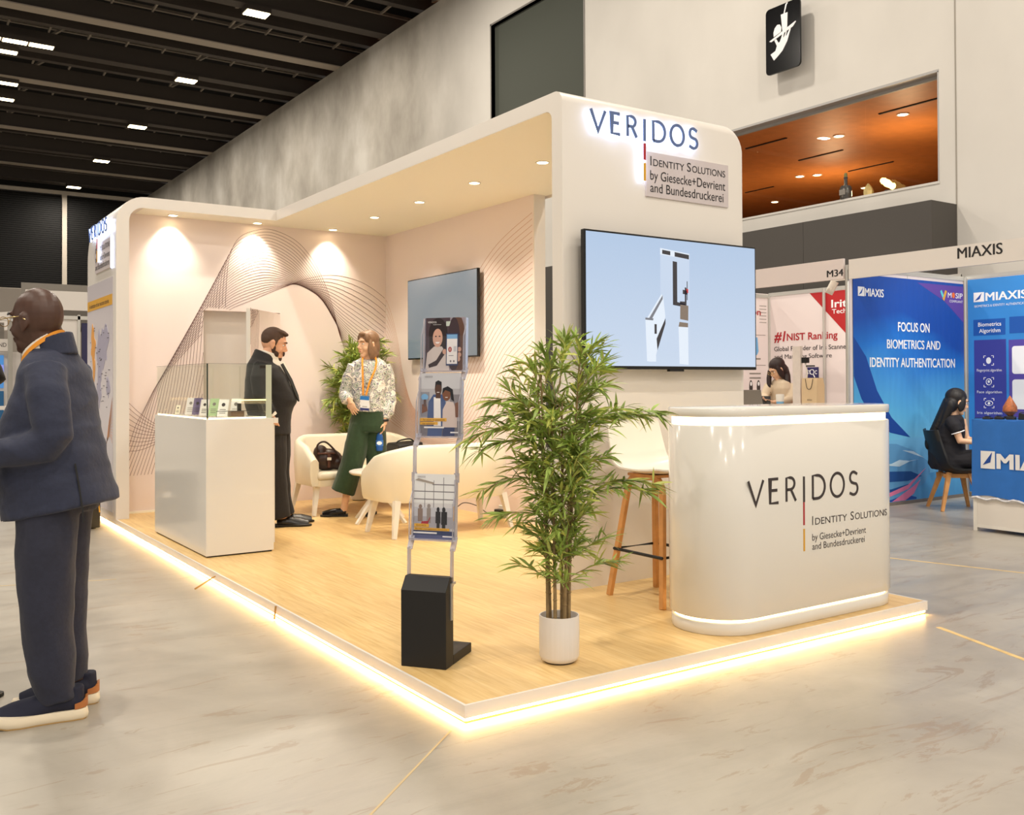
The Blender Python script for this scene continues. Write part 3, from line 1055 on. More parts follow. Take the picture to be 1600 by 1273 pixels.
n_front = 1.36
sg = company_sign('backlit_sign', 'halo lit blue lettering sign on the white front panel above the screen', (1.696, YFR, 2.815), X3, .124, .896, True)
bd = thing('text_board', 'grey square text board beside the halo lit lettering on the front panel', 'sign', (2.166, YFR, 2.468))
MB().box((0, -.012, 0), (.735, 0, .282)).build('board', mat('lilac_grey_board', (206, 196, 196), .4), bd, smooth=0)
t = MB()
text(t, 'I', (.034, -.0122, .197), X3, Z3, None, .062); text(t, 'DENTITY', (.058, -.0122, .197), X3, Z3, .270, .045)
text(t, 'S', (.353, -.0122, .197), X3, Z3, .034, .060); text(t, 'OLUTIONS', (.398, -.0122, .197), X3, Z3, .306, .045)
text(t, 'by Giesecke+Devrient', (.032, -.0122, .108), X3, Z3, .672, .062)
text(t, 'and Bundesdruckerei', (.032, -.0122, .030), X3, Z3, .655, .062)
t.build('lettering', M_inkblack, bd, smooth=0)

LX = Vector((0, -1, 0))
sg = company_sign('backlit_sign', 'halo lit lettering sign high on the outer left wall', (0, 7.16, 2.735), LX, .12, .86, True)
bd = thing('text_board', 'small grey text board with lit rim on the outer left wall', 'sign', (0, 6.98, 2.39))
MB().box((-.014, -.72, 0), (0, 0, .28)).build('board', mat('lilac_grey_board', (206, 196, 196), .4), bd, smooth=0)
MB().box((-.012, -.735, -.012), (-.001, -.722, .292)).build('rim_light', M_halo, bd, smooth=0)
t = MB()
text(t, 'IDENTITY SOLUTIONS', (-.0142, -.03, .197), LX, Z3, .66, .05)
text(t, 'by Giesecke+Devrient', (-.0142, -.03, .108), LX, Z3, .66, .06)
text(t, 'and Bundesdruckerei', (-.0142, -.03, .030), LX, Z3, .64, .06)
t.build('lettering', M_inkblack, bd, smooth=0)

ps = thing('wall_poster', 'world map poster under an orange heading on the outer left wall', 'poster', (0, 7.42, 0))
MB().box((-.004, -1.2, .12), (-.001, -.0, 2.30)).build('sheet', mat('poster_white', (212, 206, 212), .25), ps, smooth=0)
MB().quad((-.004, -.02, 2.04), LX, Z3, 1.17, .10).build('heading_band', M_yellow, ps, smooth=0)
t = MB(); text(t, 'A selection of our success stories', (-.0062, -.12, 2.065), LX, Z3, .93, .045); t.build('lettering', M_ink, ps, smooth=0)
mp = MB().use(mat('map_lilac', (168, 164, 184), .5))
def blob2(cx, cz, rx, rz, seed, n=26):
    rr = random.Random(seed)
    ph = [rr.uniform(0, 6.28) for _ in range(4)]
    return [(cx + rx * cos(a) * (1 + .22 * sin(3 * a + ph[0]) + .16 * sin(5 * a + ph[1])), cz + rz * sin(a) * (1 + .22 * sin(2 * a + ph[2]) + .18 * sin(7 * a + ph[3]))) for a in [2 * pi * i / n for i in range(n)]]
for cx, cz, rx, rz, sd in ((.62, 1.55, .14, .22, 1), (.80, 1.66, .22, .20, 2), (1.0, 1.28, .08, .10, 3), (.60, 1.28, .09, .16, 5)):
    mp.prism(blob2(cx, cz, rx, rz, sd), (-.004, 0, 0), LX, Z3, .0012 + .0003 * sd)
mp.use(mat('map_orange', (224, 158, 74), .5))
for cx, cz, rx, rz, sd in ((.30, 1.70, .10, .16, 7), (.34, 1.45, .05, .14, 8)):
    mp.prism(blob2(cx, cz, rx, rz, sd), (-.004, 0, 0), LX, Z3, .0012 + .0003 * sd)
mp.build('world_map', None, ps, smooth=0)
t = MB(); rr = random.Random(3)
for i in range(44):
    a, b = rr.uniform(.14, 1.04), rr.uniform(1.0, 1.86)
    t.quad((-.0062, -a, b), LX, Z3, rr.uniform(.03, .07), .006, .001)
t.build('caption_text', M_ink, ps, smooth=0)
wl = MB()
for i in range(14):
    s = i / 13
    pts = catmull([(.66 + .04 * s, .50 + .02 * s), (.88 + .02 * s, .66 + .06 * s), (1.04 + .03 * s, .84 - .02 * s + .10 * (1 - s)), (1.19, 1.18 - .42 * s)], 6)
    ribbon(wl, [Vector((-.0045, -u, z)) for u, z in pts], Vector((-1, 0, 0)), .004)
wl.build('wave_print', M_lineorange, ps, smooth=0)

# ------------------------------------------------------------------ screens
tv = thing('wall_television', 'large lit television on the white front panel showing a white gate', 'television', (1.596, 1.262, 1.378))
W_, H_ = 1.470, .825
b = MB().box((0, 0, 0), (W_, .035, H_)).build('casing', M_blackgloss, tv, smooth=0, bevel=.004)
MB().box((.35, .035, .2), (1.1, .10, .6)).build('wall_mount', M_black, tv, smooth=0)
MB().box((.012, -.0015, .02), (W_ - .012, 0, H_ - .012)).build('screen', screen_glow('tv_picture', (176, 198, 226), (200, 215, 235), 1.0), tv, smooth=0)
MB().box((.68, .0, -.012), (.80, .03, 0)).build('brand_bar', M_black, tv, smooth=0)
pic = MB()
Ot = (0, -.0015, 0)
def pquad(m, pts, d=.001):
    pic.use(m); pic.prism(pts, Ot, X3, Z3, d)
pw = emit('picture_white', (226, 236, 248), 1.0); pw2 = emit('picture_pale', (196, 212, 234), 1.0); pk = emit('picture_black', (40, 38, 46), 1.0)
pg = emit('picture_grey', (118, 120, 128), 1.0); pr = emit('picture_red', (214, 60, 60), 1.0); pb = emit('picture_brown', (128, 112, 98), 1.0)
pquad(pw2, [(.600, .745), (.850, .725), (.850, .12), (.600, .12)], .0005)
pquad(pw, [(.600, .755), (.850, .735), (.850, .70), (.600, .715)], .0008)
pquad(pk, [(.616, .745), (.685, .740), (.685, .715), (.616, .720)]); pquad(pk, [(.722, .738), (.846, .728), (.846, .700), (.722, .710)])
pquad(pk, [(.705, .680), (.742, .677), (.742, .425), (.810, .415), (.810, .395), (.705, .405)])
pquad(pk, [(.808, .52), (.822, .52), (.822, .40), (.765, .408), (.765, .43), (.808, .43)]); pquad(pk, [(.790, .505), (.83, .50), (.83, .475), (.790, .478)])
pquad(pr, [(.822, .513), (.838, .51), (.838, .485), (.822, .488)]); pquad(pk, [(.826, .56), (.832, .56), (.832, .44), (.826, .44)])
pquad(pw, [(.480, .305), (.608, .468), (.622, .455), (.640, .33), (.560, .09), (.560, .048), (.500, .048)], .0007)
pquad(pg, [(.500, .310), (.618, .462), (.618, .438), (.520, .302)], .0012)
pquad(pk, [(.565, .190), (.640, .318), (.640, .285), (.572, .120)], .0012); pquad(pw, [(.474, .305), (.536, .302), (.548, .05), (.486, .05)], .0014); pquad(pk, [(.548, .28), (.566, .28), (.566, .22), (.548, .22)], .0016)
pquad(pg, [(.474, .318), (.540, .315), (.536, .302), (.474, .305)], .0016)
pquad(pb, [(.768, .41), (.838, .405), (.836, .31), (.766, .318)], .0012); pquad(pb, [(.760, .300), (.834, .295), (.834, .268), (.752, .27)], .0012)
pquad(pw, [(.752, .27), (.834, .268), (.836, .03), (.760, .036)], .0014)
pic.build('picture_of_gate', None, tv, smooth=0)

tv = thing('wall_television', 'switched off reflective television on the blush right wall', 'television', (2.83, 5.79, 1.545))
MB().box((0, -1.38, 0), (.03, 0, .830)).build('casing', M_blackgloss, tv, smooth=0, bevel=.004)
MB().box((.03, -1.0, .2), (.07, -.4, .6)).build('wall_mount', M_black, tv, smooth=0)
MB().box((-.0015, -1.37, .014), (0, -.01, .820)).build('screen', screen_glow('tv_reflection_glow', (136, 148, 154), (128, 138, 142), .85), tv, smooth=0)  # screen is off; its pale reflection is put in as emission

# ------------------------------------------------------------------ reception counter
def stadium(cx0, cx1, cy, r, z, n=16):
    return [(cx1 + r * cos(radians(-90 + 180 * i / n)), cy + r * sin(radians(-90 + 180 * i / n)), z) for i in range(n + 1)] + \
           [(cx0 + r * cos(radians(90 + 180 * i / n)), cy + r * sin(radians(90 + 180 * i / n)), z) for i in range(n + 1)]
ct = thing('reception_counter', 'rounded white reception counter with lit grooves and charcoal company lettering', 'counter', (0, 0, 0))
def slab(z0, z1, r, e=.004):
    S = lambda rr, z: stadium(1.70, 2.69, .31, rr, z)
    return MB().rings([S(r - e, z0), S(r, z0 + e), S(r, z1 - e), S(r - e, z1)])
slab(.150, 1.088, .25).build('body', M_gloss, ct, smooth=50)
slab(DECK, .132, .240).build('plinth', M_gloss, ct, smooth=50)
slab(1.128, 1.172, .252).build('counter_top', M_gloss, ct, smooth=50)
slab(.130, .152, .225, .001).build('groove_light', M_ledslot, ct, smooth=50)
slab(1.086, 1.130, .232, .001).build('groove_light', M_ledslot, ct, smooth=50)
t = MB()
Oc = Vector((1.637, .06, .700))
wordmark(t, Oc, X3, Z3, .118, .855, .0145, .0004, .0016)
for a, h0 in (('I', .048), ):
    text(t, 'I', (2.113, .06, .566), X3, Z3, None, .048, .001)
text(t, 'DENTITY', (2.136, .06, .566), X3, Z3, .258, .036, .001); text(t, 'S', (2.424, .06, .566), X3, Z3, .028, .046, .001); text(t, 'OLUTIONS', (2.461, .06, .566), X3, Z3, .280, .036, .001)
text(t, 'by Giesecke+Devrient', (2.112, .06, .487), X3, Z3, .442, .036, .001)
text(t, 'and Bundesdruckerei', (2.112, .06, .440), X3, Z3, .430, .036, .001)
t.build('lettering', M_ink, ct, smooth=0)
t = MB(); stroke(t, [(0, 0), (0, -.117)], .012, (2.049, .06, .689), X3, Z3, .0004, .0014); t.build('red_bar', M_red, ct, smooth=0)
t = MB(); stroke(t, [(0, 0), (0, -.113)], .012, (2.049, .06, .553), X3, Z3, .0004, .0014); t.build('yellow_bar', M_yellow, ct, smooth=0)

# ------------------------------------------------------------------ bar stool
bs = thing('bar_stool', 'white shell bar stool with bent beech legs behind the counter', 'stool', (1.855, .92, DECK))
def u_leg(x, sx):
    P = []
    top = .700
    hy = .222
    P.append((x, hy, 0)); P.append((x - sx * .075, hy * .66, top - .10))
    for k in range(1, 6):
        a = radians(90 * k / 5)
        P.append((x - sx * (.075 + .01 * k / 5), hy * .66 - .085 * (1 - cos(a)) , top - .10 + .095 * sin(a)))
    P.append((x - sx * .085, -hy * .66 + .085, top - .005))
    for k in range(1, 6):
        a = radians(90 * k / 5)
        P.append((x - sx * (.085 - .01 * k / 5), -hy * .66 + .085 - .085 * sin(a), top - .005 - .095 * (1 - cos(a))))
    P.append((x, -hy, 0))
    return P
for sx in (-1, 1):
    P = u_leg(.182 * sx, sx)
    n = len(P)
    MB().bar(P, [.034] * n, [.026] * n, up=(1, 0, 0)).build('leg_frame', M_wood, bs, smooth=40, bevel=.003)
MB().tube([(-.162, -.20, .27), (.162, -.20, .27), (.162, .20, .27), (-.162, .20, .27)], .009, 10, close=True).build('footrest', M_black, bs, smooth=60)
MB().box((-.13, -.12, .695), (.13, .12, .712)).build('seat_plate', M_wood, bs, smooth=0, bevel=.004)
# shell: swept profile from the front lip back and up to the backrest
prof = [(-.225, .738), (-.20, .730), (-.12, .716), (0, .708), (.10, .718), (.165, .755), (.20, .82), (.222, .90), (.236, .97), (.243, 1.015)]
prof = catmull(prof, 4)
rings = []
for i, (y, z) in enumerate(prof):
    t_ = i / (len(prof) - 1)
    hw = .215 if t_ < .55 else .215 - .02 * (t_ - .55) / .45
    if t_ > .93:
        hw -= .045 * ((t_ - .93) / .07) ** 2
    dish = .040 * (1 - abs(t_ - .55) * 1.2)
    out = []; inn = []
    for k in range(13):
        s = -1 + 2 * k / 12
        e = dish * abs(s) ** 2.6
        # edges curl up on the seat and forward on the back
        b = min(1, max(0, (t_ - .35) / .35))
        out.append((hw * s, y - e * b * .9, z + e * (1 - b)))
    a = prof[max(i - 1, 0)]; c = prof[min(i + 1, len(prof) - 1)]
    tt = Vector((0, c[0] - a[0], c[1] - a[1])).normalized(); nn = Vector((0, -tt.z, tt.y))
    inn = [Vector(p) + nn * .009 for p in out]
    rings.append([Vector(p) for p in out] + list(reversed(inn)))
MB().rings(rings).build('seat_shell', M_plywhite, bs, smooth=60)

# ------------------------------------------------------------------ display case
dc = thing('display_case', 'tall white plinth with glass showcase top left of the seats', 'showcase', (.103, 3.677, DECK))
CW, CL = .495, 1.436
MB().box((.012, .012, 0), (CW - .012, CL - .012, .012)).build('base_recess', M_black, dc, smooth=0)
MB().box((0, 0, .010), (CW, CL, .978)).build('plinth', M_gloss, dc, smooth=0, bevel=.003)
MB().box((CW, .03, .06), (CW + .018, CL - .03, .93)).build('cabinet_door', M_gloss, dc, smooth=0)
MB().box((CW, 0, .940), (CW + .035, CL, .978)).build('top_overhang', M_gloss, dc, smooth=0)
gz0, gz1 = .978, 1.368
gl = MB()
gl.box((.012, .012, gz0), (.018, CL - .012, gz1)).box((.018, .012, gz0), (CW - .012, .018, gz1)).box((.018, CL - .018, gz0), (CW - .012, CL - .012, gz1)).box((.012, .012, gz1), (CW - .012, CL - .012, gz1 + .006))
gl.build('glass_cover', M_glass, dc, smooth=0)
gr = MB()
gr.box((CW - .016, .012, gz0), (CW - .010, CL * .5 + .02, gz1)); gr.box((CW - .024, CL * .5 - .02, gz0), (CW - .018, CL - .012, gz1))
gr.build('sliding_glass', M_glass, dc, smooth=0)
M_gedge = mat('green_glass_edge', (40, 52, 44), .2)
e = MB()
for x, y in ((.0115, .0115),):
    e.box((x - .001, y - .001, gz0), (x + .007, y + .007, gz1 + .006))
e.box((.011, .011, gz1 + .0055), (.0135, CL - .011, gz1 + .0075)); e.box((.011, .011, gz1 + .0055), (CW - .011, .0135, gz1 + .0075))
e.build('glass_edge', M_gedge, dc, smooth=0)
fr = MB().box((CW - .055, .011, gz0), (CW - .012, .014, gz1)).build('frosted_strip', mat('frosted_strip', (214, 222, 202), .4, trans=.3), dc, smooth=0)
MB().box((.02, .02, gz0), (.028, CL - .02, gz0 + .008)).box((.028, .02, gz0), (CW - .05, .026, gz0 + .010)).build('base_light', M_ledslot, dc, smooth=0)
MB().box((.20, .05, gz0 + .130), (CW - .03, .30, gz0 + .136)).build('glass_shelf', M_glass, dc, smooth=0)
MB().box((.20, .046, gz0 + .128), (CW - .03, .050, gz0 + .138)).build('shelf_light', emit('shelf_led', (255, 220, 140), 3.0), dc, smooth=0)
MB().box((.395, .012, gz0 + .365), (.47, .02, gz0 + .385)).build('lock', M_dark, dc, smooth=0)

# things on show in the case
cx, cy, cz = .103, 3.677, DECK + gz0
labs = [('cream identity card on a stand, farthest left in the showcase', .10, 1.20, .055, .075), ('pale passport booklet left of the violet booklet in the showcase', .12, .98, .10, .14), ('violet covered booklet leaning in the showcase', .14, .86, .10, .14),
        ('lilac document leaning behind the booklets in the showcase', .16, .74, .10, .13), ('white leaflet left of the glass corner in the showcase', .13, .62, .09, .13),
        ('green edged document just inside the glass corner', .15, .46, .10, .14), ('white sheet with portrait circle leaning in the showcase', .18, .34, .11, .135), ('white sheet with round emblem behind the card reader', .27, .33, .11, .14), ]
cols = [(236, 228, 208), (226, 222, 222), (104, 90, 130), (190, 180, 200), (232, 228, 226), (170, 196, 150), (238, 236, 234), (238, 236, 234)]
for i, (lab, x, y, w_, h_) in enumerate(labs):
    w_ *= .72
    d = thing('document_display', lab, 'document', (cx + x, cy + y, cz + .009), radians(-42), group='documents in the showcase')
    R = Matrix.Rotation(radians(-20), 4, 'X')
    MB().box((0, 0, 0), (w_, .004, h_), R).build('sheet', mat('document_%s' % 'abcdefgh'[i], cols[i], .5), d, smooth=0)
    MB().box((0, -.0, 0), (w_, .05, .004)).bar([(w_ / 2, .045, 0), (w_ / 2, h_ * .25, h_ * .7)], .02, .003, up=(1, 0, 0)).build('easel', M_acrylic, d, smooth=0)
    m = MB()
    m.prism([(w_ * .5 + w_ * .18 * cos(a * pi / 8), h_ * .68 + w_ * .18 * sin(a * pi / 8)) for a in range(16)], (0, -.0005, 0), X3, Z3, .0008, R)
    for k in range(3):
        m.box((w_ * .2, -.0012, h_ * (.18 + .1 * k)), (w_ * .8, -.0004, h_ * (.21 + .1 * k)), R)
    m.build('print', M_midgrey if i % 2 else M_ink, d, smooth=0)
rd = thing('card_reader', 'small brown card reader with upright post in the showcase corner', 'card reader', (cx + .20, cy + .07, cz + .009))
MB().box((0, 0, 0), (.10, .07, .045)).build('body', mat('reader_brown', (84, 66, 54), .5), rd, smooth=0, bevel=.004)
MB().box((.06, .02, .045), (.085, .05, .10)).build('post', M_black, rd, smooth=0, bevel=.003)
ws = MB().tube([(cx + .09, cy + .05, cz + .008), (cx + .09, cy + .05, cz + .055), (cx + .40, cy + .05, cz + .055), (cx + .40, cy + .05, cz + .008)], .002, 6).build('wire_frame', M_black, smooth=60)
tag(ws, 'thin black wire frame around the card reader in the showcase', 'wire frame')

# ------------------------------------------------------------------ tub love seats
def love_seat(label, loc, rz, width, depth):
    """local: back along +Y, opening towards -Y"""
    t = thing('love_seat', label, 'sofa', loc, rz, group='white tub love seats')
    hw, hd, rc = width / 2, depth / 2, .24
    path = [(-hw, -hd), (-hw, -hd * .3), (-hw, hd - rc)]
    path += [(-hw + rc - rc * cos(radians(a)), hd - rc + rc * sin(radians(a))) for a in (15, 30, 45, 60, 75)]
    path += [(-hw + rc, hd), (-hw * .3, hd), (0, hd)]
    path = path + [(-x, y) for x, y in reversed(path[:-1])]
    n = len(path)
    L = [0]
    for i in range(1, n):
        L.append(L[-1] + (Vector(path[i]) - Vector(path[i - 1])).length)
    rings = []
    for i, (x, y) in enumerate(path):
        s = L[i] / L[-1]; q = min(s, 1 - s) * L[-1]
        top = .585 + .145 * min(1, q / .62) ** .8
        if q < .10:
            top -= .06 * (1 - q / .10) ** 2
        a = Vector(path[max(i - 1, 0)]); b = Vector(path[min(i + 1, n - 1)])
        tt = (b - a).normalized(); inn = Vector((tt.y, -tt.x))
        th = .075
        bot = .275
        flare = .012
        out = []
        sec = [(0 - flare * .0, bot + .03), (.012, bot), (th, bot), (th, top - .03), (th - .018, top - .008), (th / 2, top), (.018, top - .008), (-.006, top - .03), (-.012, (top + bot) / 2)]
        for d, z in sec:
            p = Vector((x, y)) + inn * d
            out.append((p.x, p.y, z))
        rings.append(out)
    MB().rings(rings).build('tub_shell', M_cream, t, smooth=60)
    # seat block and cushion
    hwi, hdi = hw - .06, hd - .06
    def rr(hx, y0, y1, r, z):
        out = []
        for cx, cy, a in ((hx - r, y1 - r, 0), (-hx + r, y1 - r, 90), (-hx + .03, y0 + .03, 180), (hx - .03, y0 + .03, 270)):
            rad = r if a < 180 else .03
            out += [(cx + rad * cos(radians(a + 90 * k / 5)), cy + rad * sin(radians(a + 90 * k / 5)), z) for k in range(6)]
        return out
    MB().rings([rr(hwi, -hd - .005, hdi, .18, .27), rr(hwi, -hd - .012, hdi, .18, .30), rr(hwi, -hd - .012, hdi, .18, .33)]).build('seat_base', M_cream, t, smooth=50)
    MB().rings([rr(hwi - .006, -hd - .015, hdi, .18, .332), rr(hwi, -hd - .03, hdi, .18, .35), rr(hwi, -hd - .03, hdi, .18, .385), rr(hwi - .02, -hd - .012, hdi - .02, .17, .402), rr(hwi - .12, -hd + .08, hdi - .12, .1, .410)]).build('seat_cushion', M_cream, t, smooth=60)
    for sx in (-1, 1):
        for sy in (-1, 1):
            a = (sx * (hw - .085), sy * (hd - .075), .29); b = (sx * (hw - .035), sy * (hd - .02), 0)
            MB().bar([a, b], [.052, .03], [.052, .03], up=(0, 1, 0)).build('leg', M_plywhite, t, smooth=40)
    return t

love_seat('white tub love seat with its back to the viewer behind the brochure rack', (2.11, 3.865, DECK), pi, 1.18, .53)
love_seat('white tub love seat against the back wall with a brown handbag on it', (2.12, 5.52, DECK), 0, 1.20, .60)

tb = thing('coffee_table', 'small round white table between the two love seats', 'table', (1.93, 4.62, DECK))
MB().lathe([(.02, .42), (.26, .42), (.275, .43), (.28, .44), (.275, .45), (.26, .455), (.01, .455)], n=40).build('table_top', M_plywhite, tb)
MB().lathe([(.04, .40), (.05, .42)], n=20).tube([(0, 0, .25), (0, 0, .42)], .022, 14).build('stem', M_plywhite, tb)
for k in range(4):
    a = radians(20 + 90 * k)
    MB().bar([(.02 * cos(a), .02 * sin(a), .28), (.30 * cos(a), .30 * sin(a), 0.0)], [.036, .024], [.036, .024]).build('leg', M_plywhite, tb, smooth=40)

hb = thing('handbag', 'dark brown leather handbag slumped on the rear love seat', 'handbag', (1.735, 5.36, DECK + .41), radians(-12))
def bagfill(mb):
    mb.ell((0, 0, .10), (.15, .09, .105)); mb.ell((-.06, 0, .16), (.07, .07, .08)); mb.ell((.10, -.01, .07), (.09, .08, .07)); mb.ell((0, .02, .06), (.14, .09, .06))
soft('body', bagfill, M_brownleather, hb, .008, 3)
m = MB()
m.tube(catmull([(-.10, -.05, .14), (-.10, -.06, .24), (-.03, -.06, .27), (.05, -.07, .20), (.10, -.08, .12)], 5), .009, 8)
m.build('handle', M_brownleather, hb, smooth=80)
m = MB().box((-.012, -.105, .03), (.012, -.075, .17)).box((-.1, -.09, .155), (.06, -.06, .17)); m.build('strap', mat('worn_leather', (92, 54, 40), .4), hb, smooth=30, bevel=.003)
MB().box((-.02, -.112, .10), (.02, -.104, .125)).build('buckle', M_chrome, hb, smooth=0)
fb = thing('laptop_bag', 'flat black bag lying on the right end of the rear love seat', 'bag', (2.56, 5.36, DECK + .41))
MB().rings([[(-.14, -.14, 0), (.14, -.14, 0), (.14, .14, 0), (-.14, .14, 0)], [(-.15, -.15, .10), (.15, -.15, .10), (.15, .15, .12), (-.15, .15, .12)], [(-.13, -.13, .215), (.14, -.13, .235), (.14, .13, .24), (-.13, .13, .225)]]).build('body', M_black, fb, smooth=50, bevel=.015)
MB().tube(catmull([(-.10, 0, .22), (-.05, 0, .25), (.06, 0, .26), (.11, 0, .23)], 5), .008, 8).build('handle', M_black, fb, smooth=80)

so = thing('wall_socket', 'white wall socket low on the blush right wall', 'socket', (XR, 4.11, DECK + .07))
MB().box((-.012, -.045, -.045), (0, .045, .045)).build('plate', M_white, so, smooth=0, bevel=.003)
pl = thing('power_adapter', 'black power adapter plugged into the wall socket with its cable', 'power adapter', (XR - .012, 4.11, DECK + .06))
MB().box((-.05, -.035, -.022), (0, .045, .022)).build('body', M_black, pl, smooth=0, bevel=.004)
MB().tube(catmull([(-.03, .04, 0), (-.06, .15, -.02), (-.05, .32, .02), (-.06, .55, .03), (-.05, .75, -.045), (-.03, 1.0, -.055)], 8), .004, 8).build('cable', M_black, pl, smooth=80)

# ------------------------------------------------------------------ brochure rack
br_rz = atan2(-.8, .6)      # front face looks along local -Y
fx, fy = Vector((.602, -.798, 0)), Vector((.798, .602, 0))
bk = thing('brochure_rack', 'folding clear acrylic brochure rack on a black base near the platform corner', 'brochure rack', (.105, .515, DECK), atan2(fx.y, fx.x))
BWD = .212
hw = BWD / 2
base = MB()
base.rings([[(-hw, 0, 0), (hw, 0, 0), (hw, .085, 0), (-hw, .085, 0)], [(-hw, 0, .33), (hw, 0, .33), (hw, .085, .33), (-hw, .085, .33)], [(-hw, .045, .385), (hw, .045, .385), (hw, .085, .385), (-hw, .085, .385)]])
base.build('base_box', M_black, bk, smooth=0, bevel=.003)
MB().box((-hw, .085, 0), (hw, .30, .042)).build('foot_plate', M_black, bk, smooth=0, bevel=.003)
for sx in (-1, 1):
    for y in (.01, .28):
        MB().lathe([(.008, -.004), (.008, .003)], (sx * (hw - .015), y, 0), 10).build('rubber_foot', M_black, bk)
mb = MB().box((hw, .05, .20), (hw + .006, .062, .36)).box((hw, .052, .35), (hw + .006, .10, .36)); mb.build('hinge_bracket', M_alu, bk, smooth=0)
mb = MB().box((-hw - .006, .05, .20), (-hw, .062, .36)).box((-hw - .006, .052, .35), (-hw, .10, .36)); mb.build('hinge_bracket', M_alu, bk, smooth=0)
# zigzag of acrylic trays; each tray is a plate with side rails and a pocket
def seg(y0, z0, y1, z1, pocket, nm):
    g = MB(); e = MB()
    th = .004
    a = Vector((0, y0, z0)); b = Vector((0, y1, z1)); t = (b - a).normalized(); nn = Vector((0, -t.z, t.y))  # toward the viewer side
    def P(x, s, d): return Vector((x, 0, 0)) + a + t * s + nn * d
    Ls = (b - a).length
    def slab(x0, x1, s0, s1, d0, d1, m):
        vs = [P(x0, s0, d0), P(x1, s0, d0), P(x1, s1, d0), P(x0, s1, d0), P(x0, s0, d1), P(x1, s0, d1), P(x1, s1, d1), P(x0, s1, d1)]
        m.add(vs, [(0, 1, 2, 3), (4, 7, 6, 5), (0, 4, 5, 1), (1, 5, 6, 2), (2, 6, 7, 3), (3, 7, 4, 0)])
    slab(-hw, hw, 0, Ls, 0, th, g)
    rails = []
    for sx in (-1, 1):
        x = sx * hw; r_ = MB()
        slab(min(x, x - sx * .007), max(x, x - sx * .007), 0, Ls, -.004, .022, r_)
        rails.append(r_)
    if pocket:
        slab(-hw + .002, hw - .002, 0, .16, .045, .048, g)
        slab(-hw, hw, -.004, 0.003, 0, .048, e)
        for sx in (-1, 1):
            x = sx * (hw - .002)
            vs = [P(x, 0, th), P(x, 0, .048), P(x, .16, .048), P(x, .24, th)]
            g.add([v - X3 * .0015 for v in vs] + [v + X3 * .0015 for v in vs], [(0, 1, 2, 3), (7, 6, 5, 4), (0, 4, 5, 1), (1, 5, 6, 2), (2, 6, 7, 3), (3, 7, 4, 0)])
            vs2 = [P(x, .16, .048), P(x, .24, th)]
            e.tube(vs2, .0026, 6)
            e.tube([P(x, 0, .048), P(x, .16, .048)], .0026, 6)
    tr_ = g.build('acrylic_tray', M_acrylic, bk, smooth=0)
    for r_ in rails: r_.build('edge_rail', M_edge, tr_, smooth=0)
    e.build('pocket_rim', M_edge, tr_, smooth=0) if e.v else None
    return P, Ls
SEG = [(.085, .34, .090, .505, 0), (.130, .535, .142, .80, 1), (.150, .815, .155, .955, 0), (.205, .985, .217, 1.255, 1), (.262, 1.28, .274, 1.525, 1)]
FR = [seg(*s, 'tray') for s in SEG]
for a, b in zip(SEG[:-1], SEG[1:]):
    for sx in (-1, 1):
        MB().bar([(sx * (hw - .0035), a[2] - .006, a[3] - .012), (sx * (hw - .0035), b[0] - .012, b[1] + .014)], .007, .024, up=(1, 0, 0)).build('edge_link', M_edge, bk, smooth=0)

def brochure(P, Ls, label, s0, hgt, paint):
    """a sheet standing in a tray; paint adds flat printed shapes in sheet units (width 1 x height 1)"""
    d = thing('brochure', label, 'brochure', bk.location, bk.rotation_euler.z, group='brochures in the acrylic rack')
    wd = hw - .008
    def Q(u, v, dd): return P(-wd + 2 * wd * u, s0 + hgt * v, .010 + dd)
    def sheet(m, poly, d0, d1):
        mb = MB().use(m)
        area = sum(poly[i - 1][0] * poly[i][1] - poly[i][0] * poly[i - 1][1] for i in range(len(poly)))
        if area < 0: poly = poly[::-1]
        n = len(poly)
        vs = [Q(u, v, d0) for u, v in poly] + [Q(u, v, d1) for u, v in poly]
        mb.add(vs, [tuple(range(n - 1, -1, -1)), tuple(range(n, 2 * n))] + [(i, (i + 1) % n, n + (i + 1) % n, n + i) for i in range(n)])
        return mb
    sheet(paint['bg'], [(0, 0), (1, 0), (1, 1), (0, 1)], 0, .003).build('pages', None, d, smooth=0)
    art = MB(); lvl = .0033
    for i, (m, poly) in enumerate(paint['art']):
        s = sheet(m, [(min(1, max(0, u)), min(1, max(0, v))) for u, v in poly], .0030, lvl + .00012 * i)
        art.use(m)
        art.add(s.v, s.f)
    art.build('cover_picture', None, d, smooth=0)
    lt = MB()
    ux = (Q(1, 0, 0) - Q(0, 0, 0)).normalized(); uy = (Q(0, 1, 0) - Q(0, 0, 0)).normalized()
    for m, s, u, v, w_, h_ in paint['txt']:
        lt.use(m); text(lt, s, Q(u, v, .0065), ux, uy, w_ * 2 * wd, h_ * hgt, .0002)
    lt.build('lettering', None, d, smooth=0)
    return d

